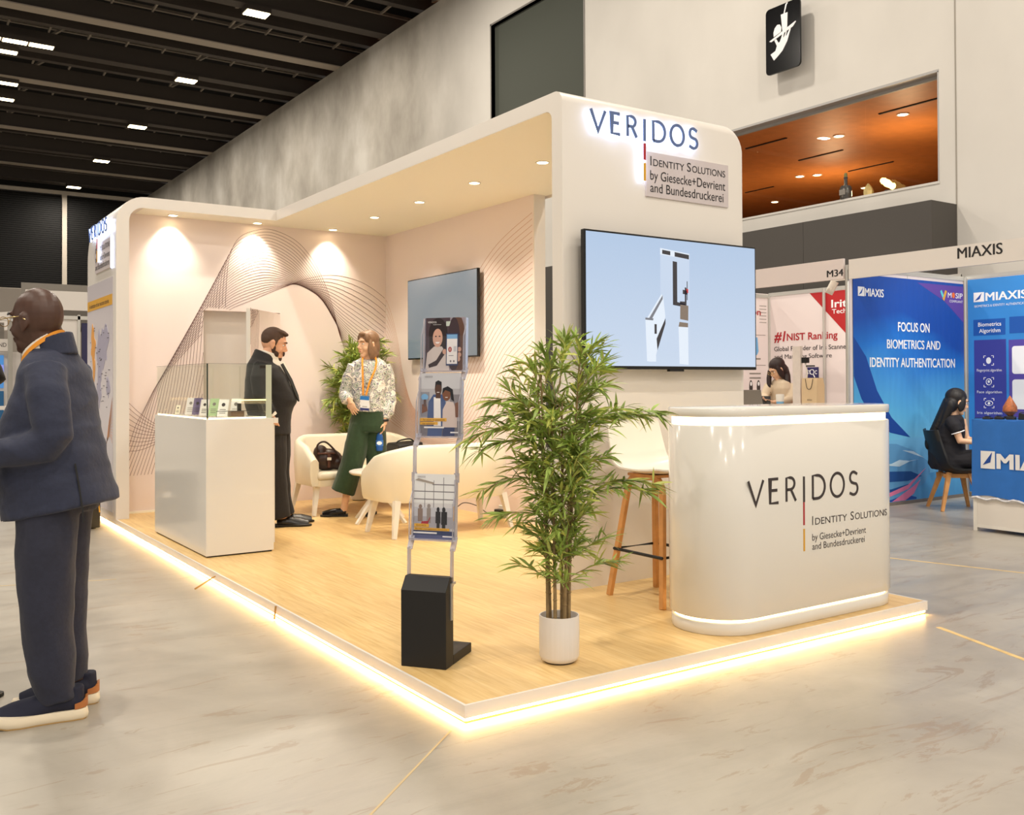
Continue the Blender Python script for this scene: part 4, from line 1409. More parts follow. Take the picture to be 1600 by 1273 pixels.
def E_(cx, cy, rx, ry, n=18): return [(cx + rx * cos(2 * pi * i / n), cy + ry * sin(2 * pi * i / n)) for i in range(n)]
def R_(x0, y0, x1, y1): return [(x0, y0), (x1, y0), (x1, y1), (x0, y1)]
def pm(rgb): return mat('print_%02x%02x%02x' % rgb, rgb, .4)
hair = pm((40, 28, 30)); skinp = pm((206, 160, 140)); pale = pm((206, 194, 188)); grey_ = pm((120, 116, 122)); navyp = pm((50, 62, 100)); dkskin = pm((84, 58, 48)); denim = pm((70, 90, 134))
wht = pm((236, 232, 230)); ltg = pm((196, 196, 202)); ltb = pm((120, 170, 214)); yel = pm((228, 172, 60)); brn = pm((120, 78, 58)); red_ = pm((168, 44, 60)); blk = pm((30, 30, 36))
brochure(*FR[4], 'top brochure with a smiling dark haired woman holding up a phone', .003, .245, dict(bg=pm((74, 58, 66)), art=[
    (pm((150, 140, 150)), R_(.62, 0, 1, 1)), (pm((96, 66, 54)), E_(.80, .45, .22, .62)), (pm((190, 200, 190)), R_(.52, .84, .66, .93)), (pm((60, 44, 50)), E_(.72, .5, .16, .52)),
    (hair, E_(.32, .70, .24, .30)), (hair, R_(.10, .42, .52, .72)), (pale, [(0, 0), (.62, 0), (.56, .3), (.42, .46), (.22, .46), (.05, .34)]), (pm((52, 36, 40)), [(.10, .06), (.30, .10), (.52, .34), (.48, .44), (.28, .2), (.08, .12)]),
    (skinp, E_(.31, .62, .125, .175)), (hair, [(.18, .70), (.24, .84), (.36, .85), (.44, .74), (.46, .88), (.30, .96), (.14, .86)]), (wht, [(.25, .545), (.37, .545), (.34, .515), (.28, .515)]), (blk, E_(.265, .65, .022, .012)), (blk, E_(.36, .65, .022, .012)),
    (skinp, E_(.49, .36, .05, .05)), (skinp, E_(.86, .40, .05, .045)), (skinp, E_(.86, .30, .05, .045)), (skinp, E_(.84, .22, .05, .045)),
    (navyp, R_(.53, .10, .83, .70)), (wht, R_(.55, .13, .81, .68)), (ltb, R_(.55, .60, .81, .68)), (red_, E_(.63, .40, .045, .05)), (skinp, E_(.63, .40, .022, .03)), (grey_, R_(.60, .28, .72, .29)), (ltg, R_(.72, .36, .79, .46)), (grey_, E_(.65, .18, .02, .02)), (grey_, E_(.73, .18, .02, .02))],
    txt=[(wht, 'VERIDOS', .06, .90, .22, .035), (wht, 'Identity Solutions', .20, .865, .2, .016)]))
brochure(*FR[3], 'middle brochure with a couple smiling, his denim shirt open over white', .003, .285, dict(bg=pm((176, 174, 180)), art=[
    (ltg, R_(0, .75, 1, 1)), (pm((140, 140, 150)), R_(.0, .3, .22, .7)), (ltb, E_(.10, .62, .09, .05)), (pm((132, 128, 134)), R_(.74, .3, 1, .66)), (grey_, R_(0, .0, 1, .24)),
    (denim, [(.16, .16), (.20, .54), (.32, .66), (.58, .66), (.64, .5), (.62, .16)]), (wht, [(.34, .16), (.33, .62), (.50, .60), (.52, .16)]), (dkskin, R_(.38, .60, .50, .70)), (dkskin, E_(.44, .75, .085, .105)), (blk, [(.36, .76), (.37, .86), (.44, .885), (.52, .86), (.525, .76), (.50, .81), (.40, .82)]), (wht, R_(.41, .69, .47, .70)),
    (pm((214, 196, 188)), [(.56, .14), (.56, .42), (.66, .55), (.82, .54), (.92, .36), (.92, .14)]), (brn, E_(.65, .66, .10, .10)), (blk, [(.54, .66), (.56, .76), (.68, .79), (.80, .74), (.84, .55), (.77, .58), (.74, .70), (.62, .73)]), (wht, R_(.62, .61, .68, .62)),
    (brn, [(.04, .36), (.04, .50), (.14, .52), (.18, .40)]), (pm((90, 70, 66)), R_(.08, .47, .14, .58)), (brn, [(.88, .30), (.86, .52), (.94, .54), (.96, .30)]),
    (denim, [(.18, 0), (.20, .14), (.56, .14), (.54, 0)]), (navyp, [(.56, 0), (.58, .14), (.86, .14), (.86, 0)]), (yel, R_(.0, .235, .66, .285)), (yel, R_(.0, .18, .44, .225)), (wht, R_(.10, .125, .60, .15)), (wht, R_(.76, .05, .96, .07))],
    txt=[(grey_, 'VERIDOS', .10, .93, .2, .03), (pm((120, 80, 20)), 'For citizens, for governments', .08, .245, .54, .03), (pm((120, 80, 20)), 'our solutions', .06, .188, .3, .028)]))
brochure(*FR[1], 'lower brochure with travellers walking through a bright airport hall', .003, .285, dict(bg=pm((214, 212, 212)), art=[
    (pm((226, 226, 226)), R_(0, .55, 1, 1)), (grey_, R_(0, .72, 1, .735)), (grey_, R_(.0, .60, 1, .615)), (grey_, R_(.45, .83, 1, .845)), (grey_, R_(.26, .48, .272, .86)), (grey_, R_(.48, .48, .492, .9)), (grey_, R_(.72, .48, .732, .95)), (ltg, R_(.0, .30, 1, .48)), (pm((168, 166, 174)), R_(0, .16, 1, .34)),
    (pm((160, 150, 140)), [(.02, .90), (.5, .84), (.48, .87), (.1, .93)]), (pm((140, 120, 110)), R_(.10, .26, .22, .46)), (pm((140, 120, 110)), E_(.16, .49, .04, .035)), (pm((150, 140, 134)), R_(.32, .24, .42, .47)), (pm((150, 140, 134)), E_(.37, .50, .04, .035)),
    (blk, R_(.54, .24, .66, .42)), (blk, E_(.60, .45, .035, .04)), (blk, R_(.68, .22, .82, .42)), (blk, E_(.74, .45, .04, .04)), (blk, R_(.57, .16, .64, .25)), (blk, R_(.70, .15, .78, .25)), (red_, [(.16, .18), (.20, .26), (.36, .27), (.36, .18)]), (red_, [(.34, .25), (.40, .33), (.41, .32), (.36, .24)]),
    (yel, [(.95, .26), (1, .3), (1, .52), (.97, .50), (.98, .38)]), (navyp, R_(0, 0, 1, .12)), (pm((86, 92, 130)), R_(0, .0, 1, .055)), (yel, R_(.02, .175, .38, .225)), (yel, R_(.02, .125, .88, .165)), (wht, R_(.0, .075, .58, .10)), (wht, R_(.72, .03, .95, .05))],
    txt=[(grey_, 'VERIDOS', .08, .94, .2, .03), (pm((90, 60, 10)), 'VeriCHECK', .06, .188, .26, .026), (pm((90, 60, 10)), 'Border management solutions', .05, .137, .78, .02)]))

# ------------------------------------------------------------------ bamboo plants
def leaf_into(mb, p, d, up, L, w, droop):
    d = d.normalized(); s = d.cross(up)
    if s.length < 1e-4: s = d.orthogonal()
    s.normalize(); n_ = s.cross(d)
    c = []
    for k in range(5):
        t_ = k / 4
        c.append(p + d * (L * t_) - Vector((0, 0, 1)) * (droop * L * t_ * t_))
    ws = (.12, .8, 1.0, .62, .03)
    vs = []
    for k in range(5):
        vs += [c[k] - s * (w / 2 * ws[k]) + n_ * (w * .10 * ws[k]), c[k], c[k] + s * (w / 2 * ws[k]) + n_ * (w * .10 * ws[k])]
    fs = []
    for k in range(4):
        a = 3 * k
        fs += [(a, a + 1, a + 4, a + 3), (a + 1, a + 2, a + 5, a + 4)]
    mb.add(vs, fs)

def bamboo(name, label, loc, seed, canes, height, spread, dens, lmin, lmax, extra=(), zlow=.22, pot=True):
    rnd = random.Random(seed)
    t = thing(name, label, 'plant', loc)
    r0 = .088
    pt = MB()
    prof = [(.070, 0.006), (.080, .012), (.087, .03), (.0885, .14), (.0885, .198), (.0885, .205), (.083, .205), (.082, .17), (.02, .168)]
    n = 72; rs = []
    for r, z in prof:
        ring = []
        for j in range(n):
            rr = r + (.0012 * (1 if j % 3 == 0 else -.4) if .02 < z < .15 and r > .084 else 0)
            ring.append((rr * cos(2 * pi * j / n), rr * sin(2 * pi * j / n), z))
        rs.append(ring)
    pt.rings(rs)
    pt.build('pot', mat('ribbed_pot_white', (226, 220, 214), .35), t, smooth=50)
    MB().lathe([(.066, 0), (.066, .008)], n=30).build('pot_foot', M_dark, t)
    MB().lathe([(.081, .160), (.081, .172)], n=30).build('filling', mat('pot_filling', (150, 142, 134), .9, var=.3, scale=60, bump=.5), t)
    lf = MB(); tw_ = MB()
    for c in range(canes):
        a = 2 * pi * c / canes + rnd.uniform(-.3, .3); rb = rnd.uniform(.032, .062)
        lean = rnd.uniform(.02, .11) * spread * 2.4
        hgt = height * rnd.uniform(.62, .93) if c else height * .96
        P = []
        for k in range(9):
            s = k / 8
            P.append(Vector((cos(a) * (rb + lean * s ** 1.5), sin(a) * (rb + lean * s ** 1.5), .165 + (hgt - .165) * s)))
        rad = [.0085 * (1 - .62 * k / 8) for k in range(9)]
        cane = MB().tube(P, rad, 8)
        for k in range(1, 7):
            z = .165 + (hgt - .165) * k / 8 + rnd.uniform(-.02, .02); q = P[k]
            cane.lathe([(rad[k] * 1.0, -.004), (rad[k] * 1.35, 0), (rad[k] * 1.0, .004)], q, 8)
        cane.build('cane', M_cane, t, smooth=60)
        # twigs
        nb = int(dens * 36)
        for b in range(nb):
            s = rnd.uniform(zlow, 1.0)
            k = min(7, int(s * 8)); f = s * 8 - k
            p = P[k].lerp(P[min(8, k + 1)], min(1, f))
            az = a + rnd.gauss(0, 1.25)
            L = spread * rnd.uniform(.30, .95) * (.38 + .80 * min(1, max(0, (p.z - .45) / .5))) * (1 - .45 * max(0, (p.z - height * .8) / (height * .2)))
            el = rnd.uniform(.55, 1.25)
            d = Vector((cos(az) * cos(el), sin(az) * cos(el), sin(el)))
            twig(lf, tw_, p, d, L, rnd, lmin, lmax, rnd.uniform(.25, .9))
    for p, d, L, dr in extra:
        twig(lf, tw_, Vector(p), Vector(d), L, rnd, lmin, lmax, dr, 1.6)
    tw_.use(M_cane)
    tw_.build('twigs', M_cane, t, smooth=60)
    lf.build('foliage', M_leaf, t, smooth=180)
    return t

def twig(lf, tw_, p, d, L, rnd, lmin, lmax, droop, k=1.0):
    d = d.normalized()
    pts = []
    for i in range(6):
        s = i / 5
        pts.append(p + d * (L * s) - Vector((0, 0, 1)) * (droop * L * .42 * s * s))
    tw_.tube(pts, [.0022, .002, .0018, .0015, .0012, .0008], 5)
    nl = int(max(8, L * 92 * k))
    for i in range(nl):
        s = rnd.uniform(.25, 1.0)
        j = min(4, int(s * 5)); q = pts[j].lerp(pts[j + 1], s * 5 - j)
        t_ = (pts[j + 1] - pts[j]).normalized()
        side = Vector((rnd.gauss(0, 1), rnd.gauss(0, 1), rnd.gauss(0, .55)))
        dd = (t_ * 1.0 + side * .62).normalized()
        Ln = rnd.uniform(lmin, lmax)
        lf.use(M_leaf if rnd.random() < .72 else M_leafdark)
        leaf_into(lf, q, dd, Vector((rnd.gauss(0, .5), rnd.gauss(0, .5), 1)), Ln, Ln * rnd.uniform(.105, .15), rnd.uniform(.02, .40))

EXTRA = [((.0, .03, .98), (-.85, .45, .55), .44, 1.2), ((.0, .03, 1.02), (-.8, .5, .7), .42, 1.3), ((0, .02, .95), (-.84, .5, .35), .38, 1.0), ((0, .02, 1.05), (-.75, .6, .95), .40, 1.1),
         ((.02, .0, .98), (.8, -.5, .55), .50, .75), ((.02, .0, 1.02), (.82, -.5, .42), .48, .6), ((.02, 0, .72), (.82, -.52, .50), .46, .8), ((.02, 0, .68), (.85, -.5, .60), .44, .9),
         ((.0, .02, .78), (-.85, .5, .4), .36, 1.1), ((.0, .02, .62), (-.8, .5, .42), .32, .9), ((.03, 0, .35), (.8, -.5, .62), .30, .6), ((.03, 0, .42), (.82, -.52, .9), .26, .5),
         ((-.02, .0, .34), (-.8, .5, .75), .20, .4), ((.0, 0, 1.18), (.1, -.1, 1), .28, .25), ((.01, 0, 1.22), (.25, .1, 1), .24, .3), ((-.01, 0, 1.15), (-.2, .1, 1), .26, .3)]
bamboo('bamboo_plant', 'tall artificial bamboo in a white ribbed pot at the front of the platform', (.648, .262, DECK), 11, 7, 1.40, .29, 1.0, .06, .12, EXTRA)
EX2 = [((0, 0, 1.25), (-.7, -.3, .6), .42, .9), ((0, 0, 1.15), (.6, -.4, .7), .40, .9), ((0, 0, 1.05), (-.8, -.2, .35), .42, .9), ((0, 0, 1.4), (-.3, 0, 1), .36, .5), ((0, 0, 1.1), (.7, -.3, .3), .38, .8), ((0, 0, 1.3), (-.5, -.5, .8), .4, .8)]
bamboo('bamboo_plant', 'bamboo plant in the rear corner behind the woman in green trousers', (2.42, 6.12, DECK), 23, 8, 1.70, .34, 1.0, .09, .15, EX2, zlow=.45)

# ------------------------------------------------------------------ neighbouring shell-scheme stands on the right
FXB, FY, BX = 6.283, 2.912, 8.37
M_panel = mat('pinkish_panel', (226, 214, 212), .5)
nb = thing('shell_scheme_stand', 'white shell scheme stand with blue printed walls at the right edge', 'exhibition stand')
MB().box((FXB, -2.0, 2.325), (FXB + .03, 2.90, 2.52)).build('fascia_board', mat('fascia_white', (226, 220, 214), .5), nb, smooth=0)
t = MB(); text(t, 'MIAXIS', (FXB, 1.745, 2.402), UXW, Z3, .41, .10, .002, .02); t.build('fascia_lettering', M_inkblack, nb, smooth=0)
for nm, x, y in (('post', FXB + .015, 2.93), ('post', BX, 2.90), ('post', 7.3, 2.935)):
    MB().lathe([(.02, 0), (.02, 2.46)], (x, y, 0), 8).build(nm, M_alu, nb, smooth=0)
MB().box((FXB, 2.918, .05), (BX, 2.936, 2.46)).build('side_panel', M_panel, nb, smooth=0)
MB().box((BX + .008, -2, .05), (BX + .03, 2.90, 2.47)).build('back_panel', M_panel, nb, smooth=0)
MB().box((FXB, 2.905, 2.42), (BX, 2.940, 2.47)).box((BX, -2, 2.44), (BX + .035, 2.9, 2.48)).build('top_rail', M_alu, nb, smooth=0)

bn = thing('printed_banner', 'blue FOCUS ON BIOMETRICS banner with swoosh and rounded car nose', 'banner')
MB().box((6.36, FY - .006, .03), (8.34, FY, 2.385)).build('fabric', M_banner, bn, smooth=0)
MB().box((6.36, FY - .012, .0), (8.34, FY + .004, .035)).build('bottom_rail', M_steel, bn, smooth=0)
FB = Vector((6.36, FY - .006, 0))
def fl_(m, polys, d=.0006):
    for i, p in enumerate(polys):
        m.prism(p, FB, X3, Z3, d + .0001 * i)
sw = MB().use(mat('banner_navy', (18, 66, 150), .6))
sw.prism([(.0, 1.35), (.12, 1.12), (.32, .90), (.60, .76), (.95, .70), (.62, .92), (.38, 1.2), (.2, 1.55), (.0, 1.75)], FB, X3, Z3, .0006)
sw.use(mat('banner_sky', (110, 180, 224), .6)).prism([(.0, .60), (.25, .66), (.6, .68), (1.0, .70), (1.5, .69), (1.95, .66), (1.98, .40), (1.3, .30), (.6, .30), (0, .35)], FB, X3, Z3, .0005)
sw.use(mat('banner_purple', (92, 66, 156), .6)).prism([(1.1, 2.355), (1.98, 2.355), (1.98, 1.95), (1.6, 2.18)], FB, X3, Z3, .0006)
sw.use(mat('banner_navy2', (20, 72, 156), .6)).prism([(0, .30), (.3, .20), (.75, .12), (1.05, .06), (1.05, .0 + .04), (0, .04)], FB, X3, Z3, .0007)
sw.build('swoosh_print', None, bn, smooth=0)
car = MB().use(mat('car_glass_blue', (92, 152, 200), .6))
car.prism([(0, .62), (.3, .66), (.7, .64), (1.0, .56), (1.25, .44), (1.30, .32), (1.20, .20), (.95, .12), (.6, .06), (0, .05)], FB, X3, Z3, .0010)
car.use(mat('car_dark_blue', (24, 74, 140), .6)).prism([(0, .34), (.5, .36), (.95, .34), (1.15, .28), (.9, .24), (0, .26)], FB, X3, Z3, .0014).prism([(0, .17), (.6, .17), (1.0, .22), (.7, .12), (0, .10)], FB, X3, Z3, .0013)
car.use(mat('car_highlight', (190, 216, 232), .6)).prism([(.55, .42), (.75, .47), (.95, .45), (.75, .40)], FB, X3, Z3, .0016).prism([(.8, .57), (1.0, .55), (1.2, .47), (1.0, .52)], FB, X3, Z3, .0019).prism([(0, .43), (.6, .435), (1.1, .46), (.6, .42), (0, .418)], FB, X3, Z3, .0022)
car.use(mat('car_pink', (214, 120, 160), .6)).prism([(0, .09), (.5, .12), (.9, .20), (1.22, .36), (.9, .155), (.5, .08), (0, .06)], FB, X3, Z3, .0025).prism([(.62, .04), (1.0, .18), (1.12, .24), (1.0, .10), (.85, .04)], FB, X3, Z3, .0018)
car.build('car_print', None, bn, smooth=0)
for s, x, z, w_, in (('FOCUS ON', 7.105, 1.825, .57), ('BIOMETRICS AND', 6.913, 1.64, .96), ('IDENTITY AUTHENTICATION', 6.62, 1.447, 1.535)):
    t = MB(); text(t, s, (x, FY - .006, z), X3, Z3, w_, .098, .0022, .018); t.build('headline', M_print, bn, smooth=0)
t = MB(); text(t, 'MIAXIS', (6.55, FY - .006, 2.168), X3, Z3, .31, .085, .0022, .025)
t.prism([(0, 0), (.105, 0), (.105, .095), (0, .095)], (6.435, FY - .006, 2.165), X3, Z3, .0018); t.build('logo_lettering', M_print, bn, smooth=0)
t = MB(); text(t, 'M', (8.03, FY - .006, 2.22), X3, Z3, .07, .06, .0022, .006); text(t, 'SIP', (8.18, FY - .006, 2.22), X3, Z3, .14, .06, .0022, .01); text(t, 'COMPLIANT', (8.06, FY - .006, 2.17), X3, Z3, .26, .028, .0022)
t.build('partner_lettering', M_print, bn, smooth=0)
t = MB().use(mat('logo_blue', (20, 80, 170), .6)); t.prism([(.012, .012), (.085, .088), (.06, .03)], (6.435, FY - .006, 2.165), X3, Z3, .0024)
t.use(M_yellow).prism([(0, 0), (.05, .10), (.085, .09), (.03, -.02)], (7.93, FY - .006, 2.20), X3, Z3, .0022); t.use(mat('logo_cyan', (90, 200, 210), .6)).prism([(0, .02), (-.045, .09), (-.02, .11), (.02, .05)], (7.93, FY - .006, 2.19), X3, Z3, .0024)
t.use(mat('logo_orange', (230, 110, 50), .6)).prism(E_(8.14 - 7.93, .05, .028, .032), (7.93, FY - .006, 2.20), X3, Z3, .0022)
t.build('emblem', None, bn, smooth=0)

b2 = thing('printed_banner', 'blue banner listing biometrics algorithms behind the seated woman, right edge', 'banner')
BP = BX - .006
MB().box((BP, -1.6, .06), (BP + .006, 2.87, 2.43)).build('fabric', mat('banner_blue_two', (50, 132, 206), .6, var=.08, scale=2), b2, smooth=0)
p = MB().use(mat('panel_blue', (24, 84, 168), .6)); p.quad((BP, 2.805, 1.80), UXW, Z3, .36, .178); p.quad((BP, 2.40, 1.81), UXW, Z3, .9, .178)
p.use(mat('panel_indigo', (56, 62, 150), .6)); p.quad((BP, 2.80, .88), UXW, Z3, .36, .87); p.use(M_violet).quad((BP, 2.41, .62), UXW, Z3, 1.0, 1.12)
p.build('panel_print', None, b2, smooth=0)
p = MB(); p.prism([(x + .3, z + .16) for x, z in rrect(.6, .30, .03)], (BP, 2.375, 1.36), UXW, Z3, .003); p.prism([(x + .3, z + .16) for x, z in rrect(.6, .32, .03)], (BP, 2.375, .99), UXW, Z3, .003)
p.build('white_tiles', M_print, b2, smooth=0)
p = MB(); p.quad((BP, 2.24, 1.46), UXW, Z3, .1, .12, .0042); p.quad((BP, 2.24, 1.10), UXW, Z3, .1, .12, .0042); p.build('orange_chip', mat('chip_orange', (200, 110, 30), .5), b2, smooth=0)
t = MB(); text(t, 'MIAXIS', (BP, 2.66, 2.180), UXW, Z3, .45, .095, .0022, .03); t.prism([(0, 0), (.12, 0), (.12, .105), (0, .105)], (BP, 2.80, 2.175), UXW, Z3, .0018)
text(t, 'BIOMETRICS & IDENTITY AUTHENTICATION', (BP, 2.79, 2.115), UXW, Z3, .62, .026, .0022); t.build('logo_lettering', M_print, b2, smooth=0)
t = MB(); text(t, 'Biometrics', (BP, 2.75, 1.90), UXW, Z3, .26, .045, .003, .01); t.build('title_lettering', M_print, b2, smooth=0)
t = MB(); text(t, 'Algorithm', (BP, 2.74, 1.83), UXW, Z3, .24, .045, .003, .01); t.build('title_lettering', M_print, b2, smooth=0)
for z, s in ((1.40, 'Fingerprint algorithm'), (1.16, 'Face algorithm'), (.93, 'Iris algorithm')):
    t = MB(); text(t, s, (BP, 2.77, z), UXW, Z3, .28, .03, .003)
    for k, (cy_, cz_) in enumerate(((-1, -1), (-1, 1), (1, 1), (1, -1))):
        t.tube([(BP - .003, 2.635 + cy_ * .055, z + .12 + cz_ * .03), (BP - .003, 2.635 + cy_ * .055, z + .12 + cz_ * .052), (BP - .003, 2.635 + cy_ * .033, z + .12 + cz_ * .052)], .004, 4)
    if 'Finger' in s: t.prism(E_(0, 0, .028, .036), (BP, 2.635, z + .12), UXW, Z3, .003)
    elif 'Face' in s: t.tube([(BP - .003, 2.635 + .03 * cos(2 * pi * k / 16), z + .125 + .034 * sin(2 * pi * k / 16)) for k in range(16)], .004, 4, close=True); t.prism(E_(0, 0, .013, .016), (BP, 2.635, z + .128), UXW, Z3, .003)
    else:
        t.tube([(BP - .003, 2.635 + .042 * cos(2 * pi * k / 16), z + .12 + .026 * sin(2 * pi * k / 16)) for k in range(16)], .0035, 4, close=True); t.prism(E_(0, 0, .014, .014), (BP, 2.635, z + .12), UXW, Z3, .003)
    t.build('row_lettering', M_print, b2, smooth=0)
t = MB(); t.prism([(.012, .012), (.095, .098), (.07, .03)], (BP, 2.80, 2.175), UXW, Z3, .0024); t.build('emblem', M_deepblue, b2, smooth=0)

cn = thing('stand_counter', 'low white counter draped in blue company cloth at the right edge', 'counter', (6.096, 1.507, 0))
MB().box((0, -1.8, .05), (.55, 0, .94)).build('cabinet', M_shell, cn, smooth=0, bevel=.003)
MB().box((-.004, -.03, 0), (.03, 0.004, .3)).box((-.004, -1.8, .03), (.0, -.03, .055)).build('corner_post', M_white, cn, smooth=0)
dr = MB(); rings = []
for z, of in ((.30, .012), (.45, .010), (.7, .008), (.955, .006), (.963, -.01)):
    ring = []
    for k in range(60):
        y = .004 - 1.8 * k / 59
        ring.append((-of - .004 * sin(k * .8 + z * 5), y + (.006 if k == 0 else 0), z + (.012 * sin(k * .35) if z < .31 else 0)))
    back = [(.02, p[1], p[2]) for p in reversed(ring)]
    rings.append(ring + back)
dr.rings(rings); dr.box((-.005, -1.8, .955), (.56, .008, .965)); dr.box((-.005, .002, .34), (.56, .010, .96))
dr.build('cloth', M_blue, cn, smooth=40)
hm = MB(); hm.tube([(-.020 - .004 * sin(k), .004 - 1.8 * k / 40, .285 + .010 * sin(k * 1.7)) for k in range(41)], .012, 6); hm.build('hem', mat('cloth_hem', (206, 204, 206), .6, var=.2, scale=30), cn, smooth=60)
t = MB(); t.prism([(0, 0), (.125, 0), (.125, .15), (0, .15)], (-.016, -.075, .545), UXW, Z3, .002); text(t, 'MIAXIS', (-.016, -.222, .55), UXW, Z3, .62, .135, .003, .04); t.build('lettering', M_print, cn, smooth=0)
t = MB(); t.prism([(.02, .03), (.10, .14), (.085, .055)], (-.018, -.075, .545), UXW, Z3, .003); t.build('emblem', M_deepblue, cn, smooth=0)
rr = random.Random(5)
for i, lab in enumerate(('flat black scanner at the near corner of the blue counter', 'second black scanner along the blue counter', 'third black scanner along the blue counter', 'bulky black device behind the scanners on the blue counter', 'black handheld device at the right edge of the blue counter')):
    d = thing('scanner', lab, 'scanner', (6.16 + .03 * i, 1.41 - .085 * i, .966), rr.uniform(-.5, .5), group='scanners on the blue counter')
    h_ = (.02, .026, .03, .06, .09)[i]
    MB().rings([[(-.04, -.035, 0), (.04, -.035, 0), (.04, .035, 0), (-.04, .035, 0)], [(-.036, -.03, h_ * .7), (.036, -.03, h_ * .7), (.036, .03, h_), (-.036, .03, h_)]]).build('body', M_black, d, smooth=0, bevel=.004)
    MB().box((-.02, -.02, h_), (.02, .02, h_ + .006)).build('sensor', M_blackgloss, d, smooth=0)
    MB().tube(catmull([(0, .035, .008), (.03, .07, .006), (.0, .11, .006), (-.05, .09, .006)], 5), .003, 6).build('cable', M_black, d, smooth=60)
tr_ = thing('trophy', 'small flame shaped orange and black award standing on the blue counter', 'award', (6.5, 1.40, .966))
MB().lathe([(.05, 0), (.05, .015), (.02, .02)], n=20).build('base', M_black, tr_); MB().lathe([(.02, .02), (.06, .06), (.058, .10), (.02, .17), (.002, .20)], n=20).build('body', mat('trophy_orange', (170, 96, 50), .4, var=.5, scale=30), tr_)

# next stand along, with red and white print
n2 = thing('shell_scheme_stand', 'shell scheme stand with M34 fascia and white and red printed walls', 'exhibition stand')
MB().box((FXB, 2.965, 2.335), (FXB + .03, 5.72, 2.54)).build('fascia_board', mat('fascia_pink', (224, 212, 208), .5), n2, smooth=0)
t = MB(); text(t, 'M34', (FXB, 3.16, 2.366), UXW, Z3, .195, .072, .002, .025); t.build('fascia_lettering', M_inkblack, n2, smooth=0)
for x, y in ((BX, 5.72), (BX - .02, 4.80), (FXB + .015, 5.74)):
    MB().lathe([(.02, 0), (.02, 2.50)], (x, y, 0), 8).build('post', M_alu, n2, smooth=0)
MB().box((BX, 2.95, .0), (BX + .02, 5.72, 2.5)).build('back_panel', M_panel, n2, smooth=0)
MB().box((FXB, 5.73, 0), (BX, 5.75, 2.5)).build('side_panel', M_panel, n2, smooth=0)
MB().box((BX - .01, 2.95, 2.46), (BX + .02, 5.72, 2.51)).box((FXB, 5.715, 2.44), (BX, 5.75, 2.49)).build('top_rail', M_alu, n2, smooth=0)
p = MB(); PX = BX
p.prism([(5.04, 2.455), (4.36, 1.80), (4.0, 1.5), (3.0, 1.5), (3.0, 2.455)][::1], (PX, 0, 0), Vector((0, 1, 0)), Z3, -.002) if False else None
p.prism([(-5.04, 2.455), (-4.36, 1.78), (-3.6, 1.2), (-3.0, 1.2), (-3.0, 2.455)], (PX, 0, 0), UXW, Z3, .002)
p.build('red_print', mat('brick_red_print', (176, 32, 36), .55), n2, smooth=0)
t = MB()
text(t, '#1', (PX, 5.635, 1.845), UXW, Z3, .20, .135, .003, .03, shear=.2); text(t, 'NIST Ranking', (PX, 5.42, 1.850), UXW, Z3, .81, .095, .003, .02)
t.build('red_lettering', mat('lettering_red', (168, 36, 44), .6), n2, smooth=0)
t = MB(); text(t, 'Global Provider of Iris Scanner', (PX, 5.635, 1.712), UXW, Z3, 1.19, .062, .003, .01); t.build('dark_lettering', M_ink, n2, smooth=0)
t = MB(); text(t, 'and Matching Software', (PX, 5.635, 1.606), UXW, Z3, .935, .062, .003, .008)
t.build('dark_lettering', M_ink, n2, smooth=0)
t = MB(); text(t, 'Iritech', (PX - .002, 4.70, 2.245), UXW, Z3, .52, .10, .003, .02); text(t, 'Technology', (PX - .002, 4.69, 2.165), UXW, Z3, .52, .06, .003, .01); t.build('white_lettering', M_print, n2, smooth=0)
t = MB(); SX = 5.73
text(t, 'Innovation', (7.47, SX, 2.205), X3, Z3, .74, .085, .003, .02); t.build('red_lettering', mat('lettering_red', (168, 36, 44), .6), n2, smooth=0)
t = MB().use(mat('product_blue', (110, 170, 220), .5)); t.prism([(0, .05), (.02, .24), (.11, .24), (.13, .05), (.1, .0), (.03, .0)], (8.03, SX, 1.66), X3, Z3, .003)
t.use(M_ink)
for x in (7.97, 8.12):
    t.prism(E_(x + .035, 1.22, .034, .10, 16), (0, SX, 0), X3, Z3, .003)
t.use(M_print)
for x in (7.97, 8.12):
    t.prism(E_(x + .035, 1.27, .018, .028, 12), (0, SX, 0), X3, Z3, .0042)
t.use(M_midgrey)
for z in (1.93, 1.52): t.box((7.5, SX - .003, z), (8.3, SX, z + .006))
for j in range(6):
    for i in range(5): t.box((8.19 + .028 * i, SX - .003, 2.10 + .045 * j), (8.205 + .028 * i, SX, 2.112 + .045 * j))
for z in (1.60, 1.40, 1.34, 1.07): t.box((7.98, SX - .003, z), (8.2, SX, z + .018))
t.build('product_print', None, n2, smooth=0)
p = thing('spotlight', 'white cylinder spotlight under the M34 fascia', 'spotlight', (6.62, 3.30, 2.33))
MB().tube([(.0, .02, .03), (-.03, .08, -.10)], .042, 20).build('lamp_head', M_plywhite, p, smooth=50)
MB().box((-.012, -.22, .03), (.012, .05, .045)).build('arm', M_white, p, smooth=0)
l = bpy.data.lights.new('spotlight_beam', 'SPOT'); l.energy = 70; l.color = (1, .93, .82); l.spot_size = radians(75); l.spot_blend = .6; l.shadow_soft_size = .03
lo = bpy.data.objects.new('spotlight_beam', l); COL.objects.link(lo); lo.location = (6.60, 3.42, 2.20)
lo.rotation_euler = (Vector((8.37, 4.72, 1.85)) - lo.location).to_track_quat('-Z', 'Y').to_euler()
